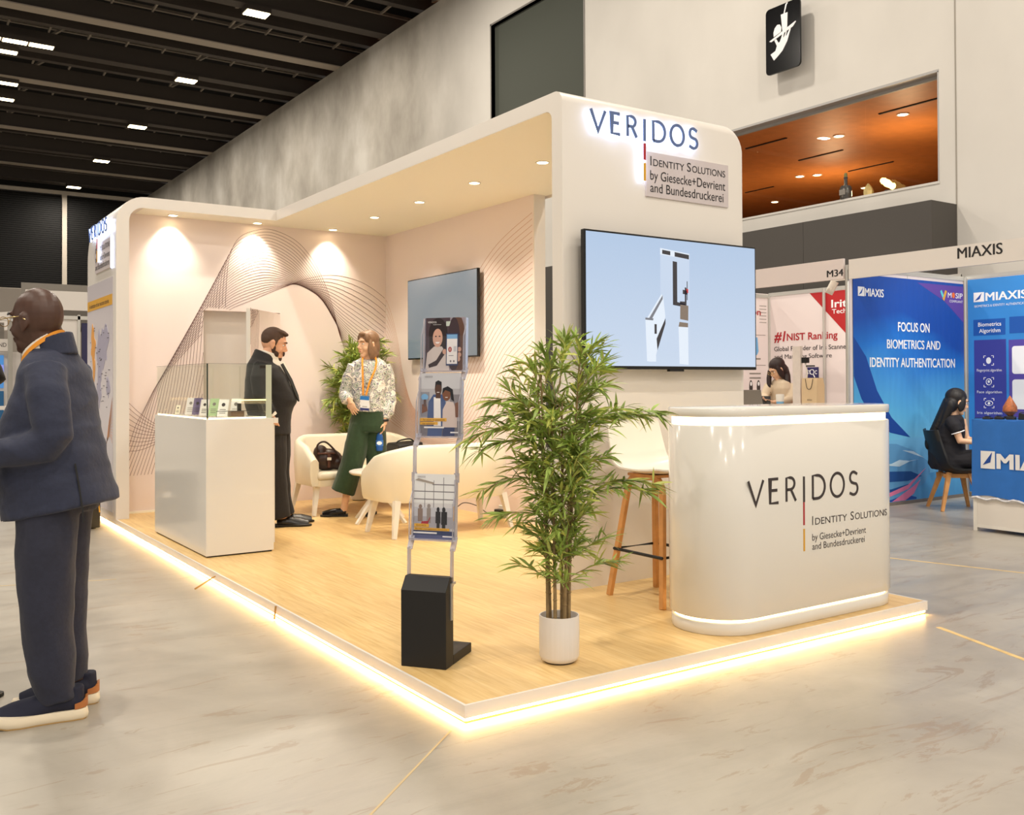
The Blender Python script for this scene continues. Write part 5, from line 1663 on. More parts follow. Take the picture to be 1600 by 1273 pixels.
for y in (.5, -.9):
    l = bpy.data.lights.new('stand_lamp_beam', 'SPOT'); l.energy = 60; l.color = (1, .95, .88); l.spot_size = radians(110); l.spot_blend = .7; l.shadow_soft_size = .04
    lo = bpy.data.objects.new('stand_lamp_beam', l); COL.objects.link(lo); lo.location = (6.5, y + .9, 2.5)
    lo.rotation_euler = (Vector((8.3, 2.4, 1.4)) - lo.location).to_track_quat('-Z', 'Y').to_euler()

tb2 = thing('display_counter', 'white counter of the M34 stand mostly hidden behind the reception counter', 'counter', (6.32, 3.0, 0))
MB().box((0, 0, 0), (.5, 1.9, .97)).build('cabinet', M_shell, tb2, smooth=0, bevel=.004); MB().box((-.01, -.01, .97), (.51, 1.91, .995)).build('counter_top', M_shell, tb2, smooth=0, bevel=.003)
lp = thing('laptop', 'open grey laptop on the M34 counter left of the reading woman', 'laptop', (6.42, 4.30, .996), radians(8))
MB().box((0, -.15, 0), (.22, .15, .012)).build('keyboard_deck', M_steel, lp, smooth=0, bevel=.003)
MB().box((-.004, -.15, 0), (.004, .15, .205), Matrix.Translation((-.0, 0, .012)) @ Matrix.Rotation(radians(-14), 4, 'Y')).build('lid', M_midgrey, lp, smooth=0, bevel=.003)
cp = thing('paper_cup', 'pale blue popcorn shaped cup in front of the reading woman', 'cup', (6.40, 3.88, .996))
MB().lathe([(.036, 0), (.042, .11), (.040, .11), (.03, .01)], n=24).build('cup_body', mat('cup_blue', (120, 176, 216), .5), cp, smooth=60); MB().lathe([(.0425, .085), (.046, .15), (.043, .165), (.038, .15), (.03, .09)], n=12).build('cup_rim', M_white, cp, smooth=60)
ro_ = thing('roll_up_stand', 'narrow pale roll up stand seen edge on beside the reading woman', 'display stand', (6.40, 3.64, .996))
MB().box((-.02, -.05, 0), (.02, .05, .68)).build('sheet', mat('roll_pale', (222, 212, 204), .5, var=.05, scale=15), ro_, smooth=0); MB().box((-.04, -.06, 0), (.04, .06, .03)).build('foot', M_alu, ro_, smooth=0)
pb_ = thing('paper_bag', 'beige paper carrier bag on the M34 counter below the blue badge', 'paper bag', (6.40, 3.44, .996), radians(-12))
MB().rings([[(-.05, -.12, 0), (.05, -.12, 0), (.05, .12, 0), (-.05, .12, 0)], [(-.05, -.12, .26), (.05, -.12, .26), (.05, .12, .26), (-.05, .12, .26)], [(-.045, -.12, .34), (.03, -.12, .34), (.03, .12, .34), (-.045, .12, .34)]]).build('bag_body', mat('kraft_beige', (216, 190, 152), .6), pb_, smooth=0)
MB().tube(catmull([(-.052, -.06, .33), (-.054, -.035, .24), (-.054, 0, .22), (-.054, .035, .24), (-.052, .06, .33)], 5), .003, 6).build('handle', M_ink, pb_, smooth=80)
t = MB(); text(t, 'IRITECH', (-.0505, .03, .10), UXW, Z3, .07, .016, .001); t.build('lettering', M_ink, pb_, smooth=0)
st = thing('wall_plaque', 'square navy plaque with white letters and magnifier above the paper bag', 'sign', (8.355, 5.0, 1.41))
MB().box((0, -.095, -.075), (.012, .095, .075)).build('plate', mat('plaque_navy', (48, 44, 96), .5), st, smooth=0)
t = MB(); text(t, 'ST', (-.0, .08, -.015), UXW, Z3, .06, .05, .002, .02); text(t, 'C', (0, -.045, -.015), UXW, Z3, .035, .05, .002, .02)
t.tube([(-.002, .0 - .032 * cos(2 * pi * k / 20), .012 + .032 * sin(2 * pi * k / 20)) for k in range(20)], .005, 6, close=True); t.tube([(-.002, -.02, -.018), (-.002, -.045, -.06)], .007, 6)
t.build('lettering', M_print, st, smooth=0)
cm = thing('camera_stand', 'small black device on a white gooseneck beside the roll up stand', 'camera', (6.43, 3.56, .996))
MB().lathe([(.04, 0), (.04, .01), (.008, .015)], n=20).tube(catmull([(0, 0, .01), (.02, .02, .2), (.0, -.02, .38), (.0, 0, .50)], 6), .008, 8).build('stem', M_white, cm, smooth=60)
MB().box((-.03, -.03, .50), (.03, .03, .56)).box((-.02, -.11, .46), (.02, -.02, .475)).build('camera_head', M_black, cm, smooth=0, bevel=.004)

# bottles on the sill of the orange window
bt = thing('decorative_bottle', 'large dark stoppered bottle on the sill of the orange window', 'bottle', (XW + .06, 5.72, 3.973))
MB().lathe([(.08, 0), (.085, .02), (.085, .17), (.07, .20), (.026, .21), (.024, .31), (.03, .315), (.03, .33)], n=24).build('glass_body', mat('dusky_glass', (84, 80, 76), .1, trans=.3), bt); MB().lathe([(.02, .33), (.026, .35), (.018, .39), (.004, .395)], n=16).build('stopper', mat('olive_glass', (120, 116, 70), .2), bt)
MB().box((-.088, -.05, .06), (-.083, .05, .14)).build('label', M_midgrey, bt, smooth=0)
bt = thing('gold_figurine', 'small faceted gold ornament right of the bottle on the window sill', 'ornament', (XW + .06, 5.34, 3.973))
MB().lathe([(.07, 0), (.075, .06), (.05, .12), (.01, .17)], n=7).build('body', mat('pale_gold', (214, 190, 130), .25, metal=.6), bt, smooth=0)
bt = thing('glass_lamp', 'glowing crumpled glass lamp at the right on the window sill', 'lamp', (XW + .06, 5.02, 3.973))
MB().lathe([(.05, 0), (.05, .02)], n=16).build('base', M_dark, bt)
MB().tube(catmull([(0, -.10, .05), (0, -.03, .09), (0, .05, .15), (0, .11, .19)], 4), [.03, .045, .05, .04, .045, .05, .055, .05, .045, .05, .04, .035, .02], 9).build('lamp_shade', emit('lamp_gold_glow', (255, 214, 120), 5.0), bt, smooth=0)

# ------------------------------------------------------------------ stands far down the hall on the left
M_far = mat('far_stand_white', (214, 208, 202), .6)
fs = thing('far_stand', 'white shell scheme stand with dark blue door behind the man in navy', 'exhibition stand', (0, 14, 0))
MB().box((.25, 0, 2.53), (3.6, .05, 2.84)).build('fascia_board', M_far, fs, smooth=0)
MB().box((.25, .06, 0), (1.03, .10, 2.40)).build('wall_panel', M_far, fs, smooth=0)
MB().box((1.10, .08, 0), (1.6, .11, 2.33)).build('door', mat('far_navy', (44, 42, 78), .6), fs, smooth=0)
MB().box((1.03, .03, 0), (1.07, .1, 2.46)).box((.22, .03, 0), (.26, .1, 2.46)).box((.25, .03, 2.38), (3.6, .1, 2.44)).build('frame', M_alu, fs, smooth=0)
MB().box((.25, .5, 2.2), (3.6, .55, 3.0)).build('grey_infill', M_midgrey, fs, smooth=0)
t = MB(); text(t, 'Your privacy', (.40, .06, 1.92), X3, Z3, .58, .09, .004); t.build('lettering', M_ink, fs, smooth=0)
t = MB(); text(t, 'our priority', (.50, .06, 1.78), X3, Z3, .44, .07, .004); t.build('lettering', M_ink, fs, smooth=0)
t = MB(); text(t, 'Authentication', (.45, .06, 1.64), X3, Z3, .52, .06, .004); t.build('lettering', M_ink, fs, smooth=0)
fs = thing('far_stand', 'pale stand with blue lit screen at the extreme left edge', 'exhibition stand', (0, 14.6, 0))
MB().box((-3, 0, 1.86), (.06, .05, 2.06)).build('fascia_board', M_far, fs, smooth=0)
MB().box((-3, .4, 0), (.3, .45, 1.86)).build('back_panel', M_far, fs, smooth=0)
MB().box((.06, -.02, 0), (.13, .05, 2.5)).build('post', mat('far_post', (170, 166, 158), .5), fs, smooth=0)
MB().box((-3, -.1, 2.36), (.08, .05, 2.48)).build('canopy', M_far, fs, smooth=0)
MB().box((-3, .5, 2.06), (.06, .55, 2.36)).build('grey_infill', M_midgrey, fs, smooth=0)
MB().box((-.5, .38, 1.25), (.04, .40, 1.80)).build('screen', emit('far_screen', (70, 140, 205), .9), fs, smooth=0)
MB().box((-.5, .365, 1.52), (.04, .38, 1.64)).build('screen_band', emit('far_screen_band', (140, 150, 235), 1.0), fs, smooth=0)
MB().box((-.5, .36, .3), (.04, .38, 1.2)).build('blue_print', mat('far_blue', (40, 100, 150), .6), fs, smooth=0)
t = MB(); text(t, 'ELECTRONIC AND', (-.62, 0, 1.93), X3, Z3, .66, .07, .004); t.build('lettering', M_ink, fs, smooth=0)
MB().box((-.6, -.4, .9), (.03, -.2, .96)).box((-.6, -.38, 0), (-.55, -.22, .9)).build('low_counter', M_far, fs, smooth=0)
o = MB().box((-30, 40, 0), (8, 40.2, 5.2)).build('wall_far_panels', mat('far_panel_grey', (150, 142, 134), .7), smooth=0); struct(o)
te = thing('marquee_roof', 'white pitched canopy roof beyond the man in navy, left edge', 'canopy', (-1.0, 18, 0))
MB().prism([(-2.2, 2.35), (1.5, 2.75), (3.2, 3.35), (3.2, 2.45), (-2.2, 2.25)], (0, 0, 0), X3, Z3, -.3).build('roof', M_far, te, smooth=0)
MB().box((-2.2, .1, 0), (-2.1, .2, 2.3)).box((3.1, .1, 0), (3.2, .2, 2.5)).build('posts', M_alu, te, smooth=0)

bx = thing('black_case', 'black equipment case with small white label beside the left portal', 'case', (-.53, 6.10, 0))
MB().box((0, 0, .012), (.40, .38, .46)).build('body', M_black, bx, smooth=0, bevel=.01)
MB().box((.25, -.002, .24), (.31, .0, .29)).build('label', M_print, bx, smooth=0)
MB().bar(catmull([(.30, -.003, .36), (.37, -.003, .28), (.392, -.003, .15)], 5), .01, .004, up=(0, 1, 0)).build('yellow_strap', M_yellow, bx, smooth=0)
for x in (.05, .35):
    for y in (.05, .33): MB().lathe([(.02, 0), (.02, .014)], (x, y, 0), 10).build('foot', M_black, bx)

# ------------------------------------------------------------------ people
# each figure stands in its own frame: x to its side, y behind, z up
def hframe(c, yaw, pitch, s):
    f = Vector((cos(yaw) * cos(pitch), sin(yaw) * cos(pitch), -sin(pitch)))
    l = Vector((-sin(yaw), cos(yaw), 0))
    u = f.cross(l)
    R = Matrix((f, l, u)).transposed()
    c = Vector(c)
    def P(a, b, d): return c + R @ (Vector((a, b, d)) * s)
    return P, R


def head_fill(mb, c, yaw, pitch, s, jaw=1.0):
    P, R = hframe(c, yaw, pitch, s)
    E = lambda q, r: mb.ell(P(*q), [v * s for v in r], R=R, n=20, m=14)
    E((-.012, 0, .022), (.100, .077, .104)); E((.022, 0, -.022), (.072, .066, .09)); E((.040, 0, -.086), (.046 * jaw, .046 * jaw, .040))
    E((.062, 0, -.110), (.026, .028, .020)); E((.076, 0, .030), (.022, .050, .016))
    mb.tube([P(.084, 0, .012), P(.102, 0, -.020), (P(.112, 0, -.038))], [.008 * s, .011 * s, .013 * s], 10)
    for t in (-1, 1):
        E((.094, t * .012, -.042), (.012, .008, .008)); E((.048, t * .040, -.040), (.032, .022, .032))
        E((-.004, t * .078, -.014), (.021, .009, .033)); E((-.004, t * .080, .008), (.017, .011, .014)); E((.0, t * .077, -.042), (.010, .008, .012))
    E((.088, 0, -.066), (.014, .025, .007)); E((.085, 0, -.078), (.014, .022, .008))
    return P, R


def face_parts(root, c, yaw, pitch, s, brow, iris=(60, 50, 44), lips=None, sides=(-1, 1)):
    P, R = hframe(c, yaw, pitch, s)
    e = MB(); e.use(M_print)
    for t in sides:
        e.ell(P(.074, t * .032, .002), [.011 * s, .013 * s, .0062 * s], R=R)
    e.use(mat('iris_%d' % iris[0], iris, .2))
    for t in sides:
        e.ell(P(.0825, t * .032, .001), [.0035 * s, .0055 * s, .0055 * s], R=R)
    e.build('eyes', None, root, smooth=180)
    b = MB()
    for t in sides:
        b.tube([P(.094, t * .014, .026), P(.096, t * .034, .032), P(.082, t * .056, .024)], [.004 * s, .005 * s, .003 * s], 6)
    b.build('eyebrows', brow, root, smooth=180)
    if lips:
        m = MB(); m.ell(P(.0965, 0, -.067), [.005 * s, .020 * s, .004 * s], R=R); m.ell(P(.0935, 0, -.0755), [.005 * s, .016 * s, .004 * s], R=R)
        m.build('lips', lips, root, smooth=180)


def hand_fill(mb, w, d, nrm, side, s=1.0, curl=.5):
    w = Vector(w); d = Vector(d).normalized(); nrm = Vector(nrm); nrm = (nrm - d * nrm.dot(d)).normalized(); lat = d.cross(nrm) * side
    R = Matrix((d, lat, nrm)).transposed()
    mb.ell(w + d * (.048 * s), (.054 * s, .040 * s, .016 * s), R=R)
    mb.tube([w - d * .03, w + d * (.03 * s)], [.024 * s, .028 * s], 10)
    for k, (o, L) in enumerate(((.031, .070), (.011, .080), (-.010, .074), (-.030, .058))):
        b = w + d * (.082 - abs(o) * .15) * s + lat * (o * s)
        dd = (d + lat * (o * 2.6)).normalized(); p = b; pts = [p - dd * .012]; a = curl * (.5 + .12 * k)
        for seg_ in range(3):
            pts.append(p); dd = (dd * cos(a) + nrm * sin(a)).normalized(); p = p + dd * (L * s * (.42, .32, .26)[seg_])
        pts.append(p)
        mb.tube(pts, [.0088 * s, .0088 * s, .0082 * s, .0076 * s, .0062 * s], 8)
    b = w + d * (.022 * s) + lat * (.030 * s); t1 = (d * .62 + lat * .72 + nrm * .35).normalized(); t2 = (d * .9 + lat * .25 + nrm * .5).normalized()
    mb.tube([b - lat * .012, b + t1 * (.034 * s), b + t1 * (.034 * s) + t2 * (.032 * s)], [.012 * s, .0105 * s, .0075 * s], 8)


def loft(mb, rings, f, n=28, ex=2.3):
    """rings: (z, cx, cy, half depth along f, half breadth, hem tilt along f)"""
    f = Vector((f[0], f[1], 0)).normalized(); l = Vector((-f.y, f.x, 0)); out = []
    for r in rings:
        z, cx, cy, a, b = r[:5]; ti = r[5] if len(r) > 5 else 0
        ring = []
        for j in range(n):
            t = 2 * pi * j / n; c, s = cos(t), sin(t)
            u = a * (abs(c) ** (2 / ex)) * (1 if c > 0 else -1); v = b * (abs(s) ** (2 / ex)) * (1 if s > 0 else -1)
            p = Vector((cx, cy, z)) + f * u + l * v; p.z += ti * u
            ring.append(p)
        out.append(ring)
    return mb.rings(out)


def body(root, skin, J, voxel=.005):
    def fill(mb):
        head_fill(mb, J['head'], J['yaw'], J.get('pitch', 0), J.get('s', 1), J.get('jaw', 1))
        for q in J.get('more', ()): mb.ell(*q)
        mb.tube(J['neck'], J['neck_r'], 14)
        mb.tube(J['torso'], J['torso_r'], 18)
        for a in J['arms']: mb.tube(a, [.045, .040, .034, .026][:len(a)] if len(a) == 4 else [.045, .036, .026], 12)
        for a in J['legs']: mb.tube(a, J.get('leg_r', [.075, .055, .036, .034])[:len(a)], 12)
        for a in J.get('feet', ()): mb.tube(a, [.034, .036, .028], 10)
        for h in J['hands']: hand_fill(mb, *h)
    return soft('body', fill, skin, root, voxel, 3)


def shoe(root, heel, d, L, W, style, mats, h=.10):
    """heel point on the ground, toe direction d"""
    d = Vector((d[0], d[1], 0)).normalized(); s = Vector((-d.y, d.x, 0)); heel = Vector(heel)
    def outline(e, z, k=0.0):
        pr = [(0, .55), (.04, .78), (.15, .86), (.32, .80), (.5, .84), (.68, 1.0), (.82, .92), (.93, .66), (1.0, .22)]
        Lp = [heel + d * (t * L + (-e if t < .02 else (e if t > .98 else 0))) + s * (w * W / 2 + e) + Z3 * (z + k * max(0, t - .75) ** 2) for t, w in pr]
        Rp = [heel + d * (t * L + (-e if t < .02 else (e if t > .98 else 0))) - s * (w * W / 2 + e) + Z3 * (z + k * max(0, t - .75) ** 2) for t, w in pr]
        return Lp + Rp[::-1]
    if style == 'trainer':
        sh = None
        up = lambda mb: [mb.tube([heel + d * (.05 * L) + Z3 * .055, heel + d * (.16 * L) + Z3 * .068, heel + d * (.34 * L) + Z3 * .072, heel + d * (.55 * L) + Z3 * .058, heel + d * (.76 * L) + Z3 * .046, heel + d * (.93 * L) + Z3 * .040],
                                 [(W * .36, .030), (W * .42, .046), (W * .42, .050), (W * .44, .040), (W * .46, .026), (W * .34, .014)], 18),
                         mb.tube([heel + d * (.13 * L) + Z3 * .06, heel + d * (.13 * L) + Z3 * h], [(W * .36, W * .36), (W * .33, W * .33)], 16)]
        o = soft('shoe', up, mats[0], root, .005, 4)
        MB().rings([outline(-.004, 0, .25), outline(.004, .008, .25), outline(.007, .026, .2), outline(.0, .042, .15)]).build('sole', mats[1], o, smooth=50)
        MB().rings([outline(-.002, -.001, .26), outline(.002, .006, .26)]).build('outsole', mats[3], o, smooth=50)
        hp = MB(); ring = []
        for k in range(9):
            a = radians(-80 + 160 * k / 8)
            q = heel + d * (.155 * L - .175 * L * cos(a)) + s * (W * .455 * sin(a))
            lift = .014 * abs(sin(a))
            ring.append([q + Z3 * (.045 - lift * .1), q + Z3 * (.088 - lift * 1.6), q + Z3 * (.086 - lift * 1.6) + d * .008 * cos(a), q + Z3 * .045 + d * .008 * cos(a)])
        hp.rings(ring).build('heel_patch', mats[2], o, smooth=60)
        lc = MB()
        for t in (.42, .48):
            lc.tube([heel + d * (t * L) + s * (W * .3) + Z3 * .100, heel + d * (t * L) + Z3 * .112, heel + d * (t * L) - s * (W * .3) + Z3 * .100], .003, 6)
        lc.build('laces', M_print, o, smooth=80)
    else:
        up = lambda mb: [mb.tube([heel + d * (.06 * L) + Z3 * .040, heel + d * (.2 * L) + Z3 * .046, heel + d * (.42 * L) + Z3 * .042, heel + d * (.64 * L) + Z3 * .036, heel + d * (.92 * L) + Z3 * .026],
                                 [(W * .34, .022), (W * .40, .034), (W * .40, .032), (W * .46, .024), (W * .30, .013)], 18)]
        o = soft('shoe', up, mats[0], root, .005, 3)
        MB().rings([outline(-.006, 0), outline(-.002, .004), outline(-.002, .016), outline(-.008, .020)]).build('sole', M_black, o, smooth=50)
        MB().rings([[heel + d * (a * L) + s * (b * W * .40) + Z3 * z for a, b in ((0.0, -1), (.26, -1), (.26, 1), (0.0, 1))] for z in (0, .022)]).build('heel', M_black, o, smooth=0)
    return o


def figure(label, loc, v, cat='person', group=None):
    return thing('person', label, cat, loc, atan2(-v[0], v[1]))

# ---- the man in navy, left foreground
m1 = figure('bald man in navy suit and trainers turned away, standing at the left', (-1.283, 1.041, 0), (.143, .99))
F1 = (-.87, .50)
HY = atan2(.62, -.78)
body(m1, M_skin_dark, dict(head=(-.050, .0, 1.556), yaw=HY, pitch=.06, s=1.0, more=[((-.004, -.008, 1.485), (.052, .056, .040)), ((.006, -.006, 1.45), (.058, .060, .04)), ((-.062, .03, 1.49), (.06, .055, .05))],
     neck=[(.03, .0, 1.34), (.0, .0, 1.45), (-.035, 0, 1.53)], neck_r=[.075, .072, .068], torso=[(.02, 0, .82), (.01, 0, 1.0), (.015, 0, 1.2), (.03, 0, 1.35)], torso_r=[.12, .12, .11, .075],
     arms=[[(-.035, -.13, 1.35), (.012, -.215, 1.10), (-.21, -.14, 1.015)], [(.10, .14, 1.35), (.06, .20, 1.10), (-.16, .12, 1.03)]],
     legs=[[(-.01, -.08, .82), (-.01, -.09, .47), (.04, -.09, .08)], [(.05, .08, .82), (.05, .08, .47), (.09, .08, .10)]], leg_r=[.085, .06, .042],
     hands=[((-.205, -.145, .985), (-.25, .1, -.9), (-.9, .4, 0), 1, 1.0, .5), ((-.17, .115, 1.03), (-.8, -.1, .3), (0, -1, 0), -1, 1.0, .5)]))
def jk(mb):
    loft(mb, [(1.465, .012, .0, .055, .064), (1.435, .014, .0, .068, .105), (1.395, .018, 0, .080, .155), (1.35, .022, 0, .096, .195), (1.27, .020, 0, .118, .205), (1.15, .004, 0, .156, .205), (1.05, .010, 0, .182, .205),
              (.95, .022, 0, .192, .205), (.85, .036, 0, .200, .212, -.12), (.80, .040, 0, .206, .216, -.20)], F1, 36, 2.5)
    mb.tube([(-.02, -.12, 1.36), (-.012, -.185, 1.27), (.004, -.215, 1.18), (.014, -.222, 1.115), (-.02, -.215, 1.075), (-.10, -.195, 1.055), (-.215, -.145, 1.035)], [.078, .078, .070, .066, .068, .060, .050], 18)
    mb.tube([(.085, .12, 1.36), (.09, .19, 1.24), (.07, .20, 1.10), (-.16, .12, 1.04)], [.078, .072, .064, .048], 16)
soft('jacket', jk, M_navy, m1, .008, 12, wr=(.006, 7, 13))
def col1(mb):
    loft(mb, [(1.405, .018, .0, .084, .092, -.25), (1.448, .008, 0, .080, .086, -.46), (1.472, .002, 0, .0795, .083, -.52)], F1, 28, 2.0)
soft('jacket_collar', col1, M_navy, m1, .005, 2)
def tr1(mb):
    loft(mb, [(.99, .01, 0, .15, .17), (.88, .015, 0, .15, .18), (.80, .018, 0, .14, .19)], F1)
    mb.tube([(-.012, -.075, .86), (-.012, -.088, .66), (-.014, -.09, .47), (-.006, -.09, .32), (.006, -.09, .20), (.022, -.09, .115), (.030, -.09, .075)], [.118, .112, .098, .092, .086, .070, .068], 20)
    mb.tube([(.05, .085, .86), (.05, .085, .64), (.052, .085, .45), (.06, .085, .30), (.072, .085, .19), (.078, .085, .13), (.080, .085, .10)], [.112, .098, .088, .080, .070, .062, .060], 20)
soft('trousers', tr1, M_navytrouser, m1, .008, 10, wr=(.007, 9, 6))
SH = (mat('navy_knit', (28, 30, 48), .8), mat('ivory_rubber', (226, 212, 186), .6), mat('tan_leather', (168, 104, 54), .5), mat('gum_rubber', (206, 168, 108), .6))
shoe(m1, (.128, -.085, 0), (-1, -.02), .335, .108, 'trainer', SH, .125)
shoe(m1, (.178, .085, 0), (-1, .02), .31, .104, 'trainer', SH, .125)
ve = MB()
ve.bar([(.085, -.205, 1.00), (.098, -.208, .92), (.11, -.212, .83), (.115, -.213, .775)], [.003, .006, .010, .013], .006, up=(1, 0, 0)); ve.build('vent', M_black, m1, smooth=0)
soft('shirt_collar', lambda mb: loft(mb, [(1.40, -.018, 0, .074, .078, -.6), (1.44, -.026, 0, .071, .074, -.7), (1.464, -.030, 0, .070, .073, -.75)], F1, 28, 2.0), M_shirt, m1, .004, 2)
lan = MB(); f1 = Vector((-.867, .498, 0)); l1 = Vector((-.498, -.867, 0)); rg = []
for z_, k_ in ((1.446, .0795), (1.466, .0775), (1.466, .075), (1.446, .077)):
    rg.append([Vector((-.024, 0, z_ - .012 - .85 * .075 * cos(a))) + f1 * (k_ * cos(a)) + l1 * (k_ * 1.03 * sin(a)) for a in [2 * pi * j / 36 for j in range(36)]])
lan.rings(rg, close=True); lan.build('lanyard', M_orange, m1, smooth=60)
Pq, Rq = hframe((-.050, .0, 1.556), HY, .06, 1.0)
gs = MB()
for t in (-1, 1):
    gs.tube([Pq(.118, t * .036 + .026 * cos(2 * pi * k / 20), .0 + .019 * sin(2 * pi * k / 20)) for k in range(20)], .0016, 6, close=True)
    gs.tube([Pq(.116, t * .062, .006), Pq(.07, t * .078, .008), Pq(.0, t * .086, .010), Pq(-.02, t * .086, -.006)], .0022, 6)
gs.tube([Pq(.119, -.010, .004), Pq(.122, 0, .008), Pq(.119, .010, .004)], .0016, 6)
gs.build('spectacles', mat('gold_wire', (206, 176, 120), .25, metal=.8), m1, smooth=80)
face_parts(m1, (-.050, .0, 1.556), HY, .06, 1.0, M_black)

# ---- the person he talks to, almost wholly outside the frame
m0 = figure('person in a black jacket at the extreme left edge facing the bald man', (-1.76, 1.50, 0), (.05, 1))
body(m0, M_skin_dark, dict(head=(0, 0, 1.60), yaw=0, neck=[(-.02, 0, 1.40), (0, 0, 1.52)], neck_r=[.06, .055], torso=[(0, 0, .85), (0, 0, 1.1), (-.01, 0, 1.36)], torso_r=[.12, .12, .08],
     arms=[[(.0, -.16, 1.38), (.28, -.2, 1.30), (.17, -.12, 1.46)], [(0, .16, 1.38), (-.02, .2, 1.12), (.10, .16, 1.0)]], legs=[[(0, -.08, .85), (.01, -.08, .45), (.04, -.08, .07)], [(0, .08, .85), (.01, .08, .45), (.03, .08, .07)]], leg_r=[.08, .055, .04],
     hands=[((.165, -.115, 1.47), (-.4, .2, .8), (-1, 0, 0), 1, 1, .6), ((.11, .16, .99), (.4, 0, -.9), (0, -1, 0), -1, 1, .5)]), .006)
def jk0(mb):
    loft(mb, [(1.45, -.02, 0, .07, .08), (1.40, -.01, 0, .09, .16), (1.30, 0, 0, .12, .2), (1.1, 0, 0, .14, .19), (.9, 0, 0, .15, .2), (.78, 0, 0, .15, .2)], (1, 0))
    mb.tube([(.0, -.16, 1.37), (.14, -.19, 1.345), (.27, -.2, 1.315), (.305, -.195, 1.335), (.29, -.18, 1.38), (.18, -.13, 1.45)], [.07, .068, .062, .06, .052, .042], 16)
    mb.tube([(0, .16, 1.37), (-.02, .2, 1.12), (.10, .16, 1.01)], [.07, .06, .045], 16)
soft('jacket', jk0, M_blacksuit, m0, .009, 8, wr=(.005, 8, 14))
def tr0(mb):
    loft(mb, [(.95, 0, 0, .12, .16), (.80, 0, 0, .12, .17)], (1, 0))
    for s_ in (-1, 1): mb.tube([(0, s_ * .085, .85), (.01, s_ * .085, .45), (.03, s_ * .085, .08)], [.1, .085, .07], 16)
soft('trousers', tr0, M_blacksuit, m0, .009, 3)
for s_ in (-1, 1): shoe(m0, (-.03 + .09 * (s_ < 0), s_ * .085, 0), (1, 0), .30, .10, 'loafer', (M_brownleather,))
soft('hair', lambda mb: mb.ell((-.02, 0, 1.645), (.105, .085, .095)), M_black, m0, .006, 3)

# ---- the man in the black suit behind the showcase
m2 = figure('bearded man in black suit looking down behind the glass showcase', (1.134, 4.874, DECK), (.351, .936))
HC2 = (-.085, .0, 1.580)
body(m2, M_skin_fair, dict(head=HC2, yaw=-.06, pitch=.28, s=1.06, jaw=1.15, more=[((-.125, 0, 1.50), (.07, .065, .05))], neck=[(-.165, 0, 1.36), (-.14, 0, 1.46), (-.10, 0, 1.54)], neck_r=[.075, .07, .066],
     torso=[(-.11, 0, .86), (-.11, 0, 1.1), (-.15, 0, 1.36)], torso_r=[.13, .15, .08], arms=[[(-.19, -.17, 1.38), (-.20, -.235, 1.14), (-.115, -.20, .965)], [(-.16, .17, 1.38), (-.16, .235, 1.12), (-.03, .2, .95)]],
     legs=[[(-.10, -.09, .84), (-.09, -.095, .47), (-.02, -.095, .07)], [(-.08, .09, .84), (-.07, .095, .47), (0.02, .095, .07)]], leg_r=[.09, .065, .045],
     hands=[((-.110, -.20, .955), (.30, .05, -.9), (.3, 1, 0), -1, 1.0, .5), ((-.025, .2, .94), (.4, 0, -.9), (0, -1, 0), 1, 1.0, .5)]))
face_parts(m2, HC2, -.06, .28, 1.06, mat('brown_hair', (74, 52, 38), .7))
def hair2(mb):
    P, R = hframe(HC2, -.06, .28, 1.06)
    E = lambda q, r: mb.ell(P(*q), [v * 1.06 for v in r], R=R, n=20, m=12)
    E((-.020, 0, .040), (.100, .0795, .092)); E((-.046, 0, .022), (.069, .0790, .066)); E((.058, 0, .094), (.034, .052, .018)); E((.02, 0, .100), (.058, .062, .024))
    for t in (-1, 1): E((.012, t * .072, .015), (.016, .010, .04))
soft('hair', hair2, mat('brown_hair', (74, 52, 38), .7), m2, .005, 2)
def beard2(mb):
    P, R = hframe(HC2, -.06, .28, 1.06)
    E = lambda q, r: mb.ell(P(*q), [v * 1.06 for v in r], R=R, n=16, m=10)
    E((.062, 0, -.112), (.032, .034, .030)); E((.046, 0, -.094), (.040, .050, .028)); E((.094, 0, -.054), (.010, .028, .007))
    for t in (-1, 1):
        E((.098, t * .026, -.068), (.007, .007, .018)); E((.030, t * .050, -.082), (.034, .018, .030)); E((.012, t * .066, -.045), (.018, .010, .030))
soft('beard', beard2, mat('beard_brown', (66, 46, 36), .8), m2, .004, 2)
def jk2(mb):
    loft(mb, [(1.500, -.165, 0, .082, .086, -.42), (1.455, -.172, 0, .098, .115, -.3), (1.43, -.180, 0, .105, .13, -.2), (1.38, -.170, 0, .145, .20, -.1), (1.28, -.150, 0, .180, .225), (1.18, -.130, 0, .205, .22), (1.09, -.115, 0, .226, .215), (1.03, -.125, 0, .205, .212), (.95, -.125, 0, .185, .21), (.86, -.125, 0, .180, .212), (.79, -.123, 0, .176, .215)], (1, 0), 36, 2.3)
    mb.tube([(-.175, -.165, 1.385), (-.205, -.225, 1.27), (-.20, -.245, 1.15), (-.16, -.23, 1.05), (-.118, -.203, .98)], [.082, .078, .068, .06, .052], 18)
    mb.tube([(-.175, .165, 1.385), (-.20, .225, 1.27), (-.19, .245, 1.13), (-.14, .235, 1.02), (-.085, .212, .945)], [.082, .078, .068, .06, .052], 18)
soft('jacket', jk2, M_blacksuit, m2, .008, 10, wr=(.005, 7, 12))
lp2 = MB()
lp2.bar([(-.022, -.095, 1.40), (.052, -.088, 1.26), (.106, -.08, 1.12), (.120, -.07, 1.075)], [.035, .045, .04, .01], .010, up=(1, -.6, .3)); lp2.build('lapel', M_blacksuit, m2, smooth=40)
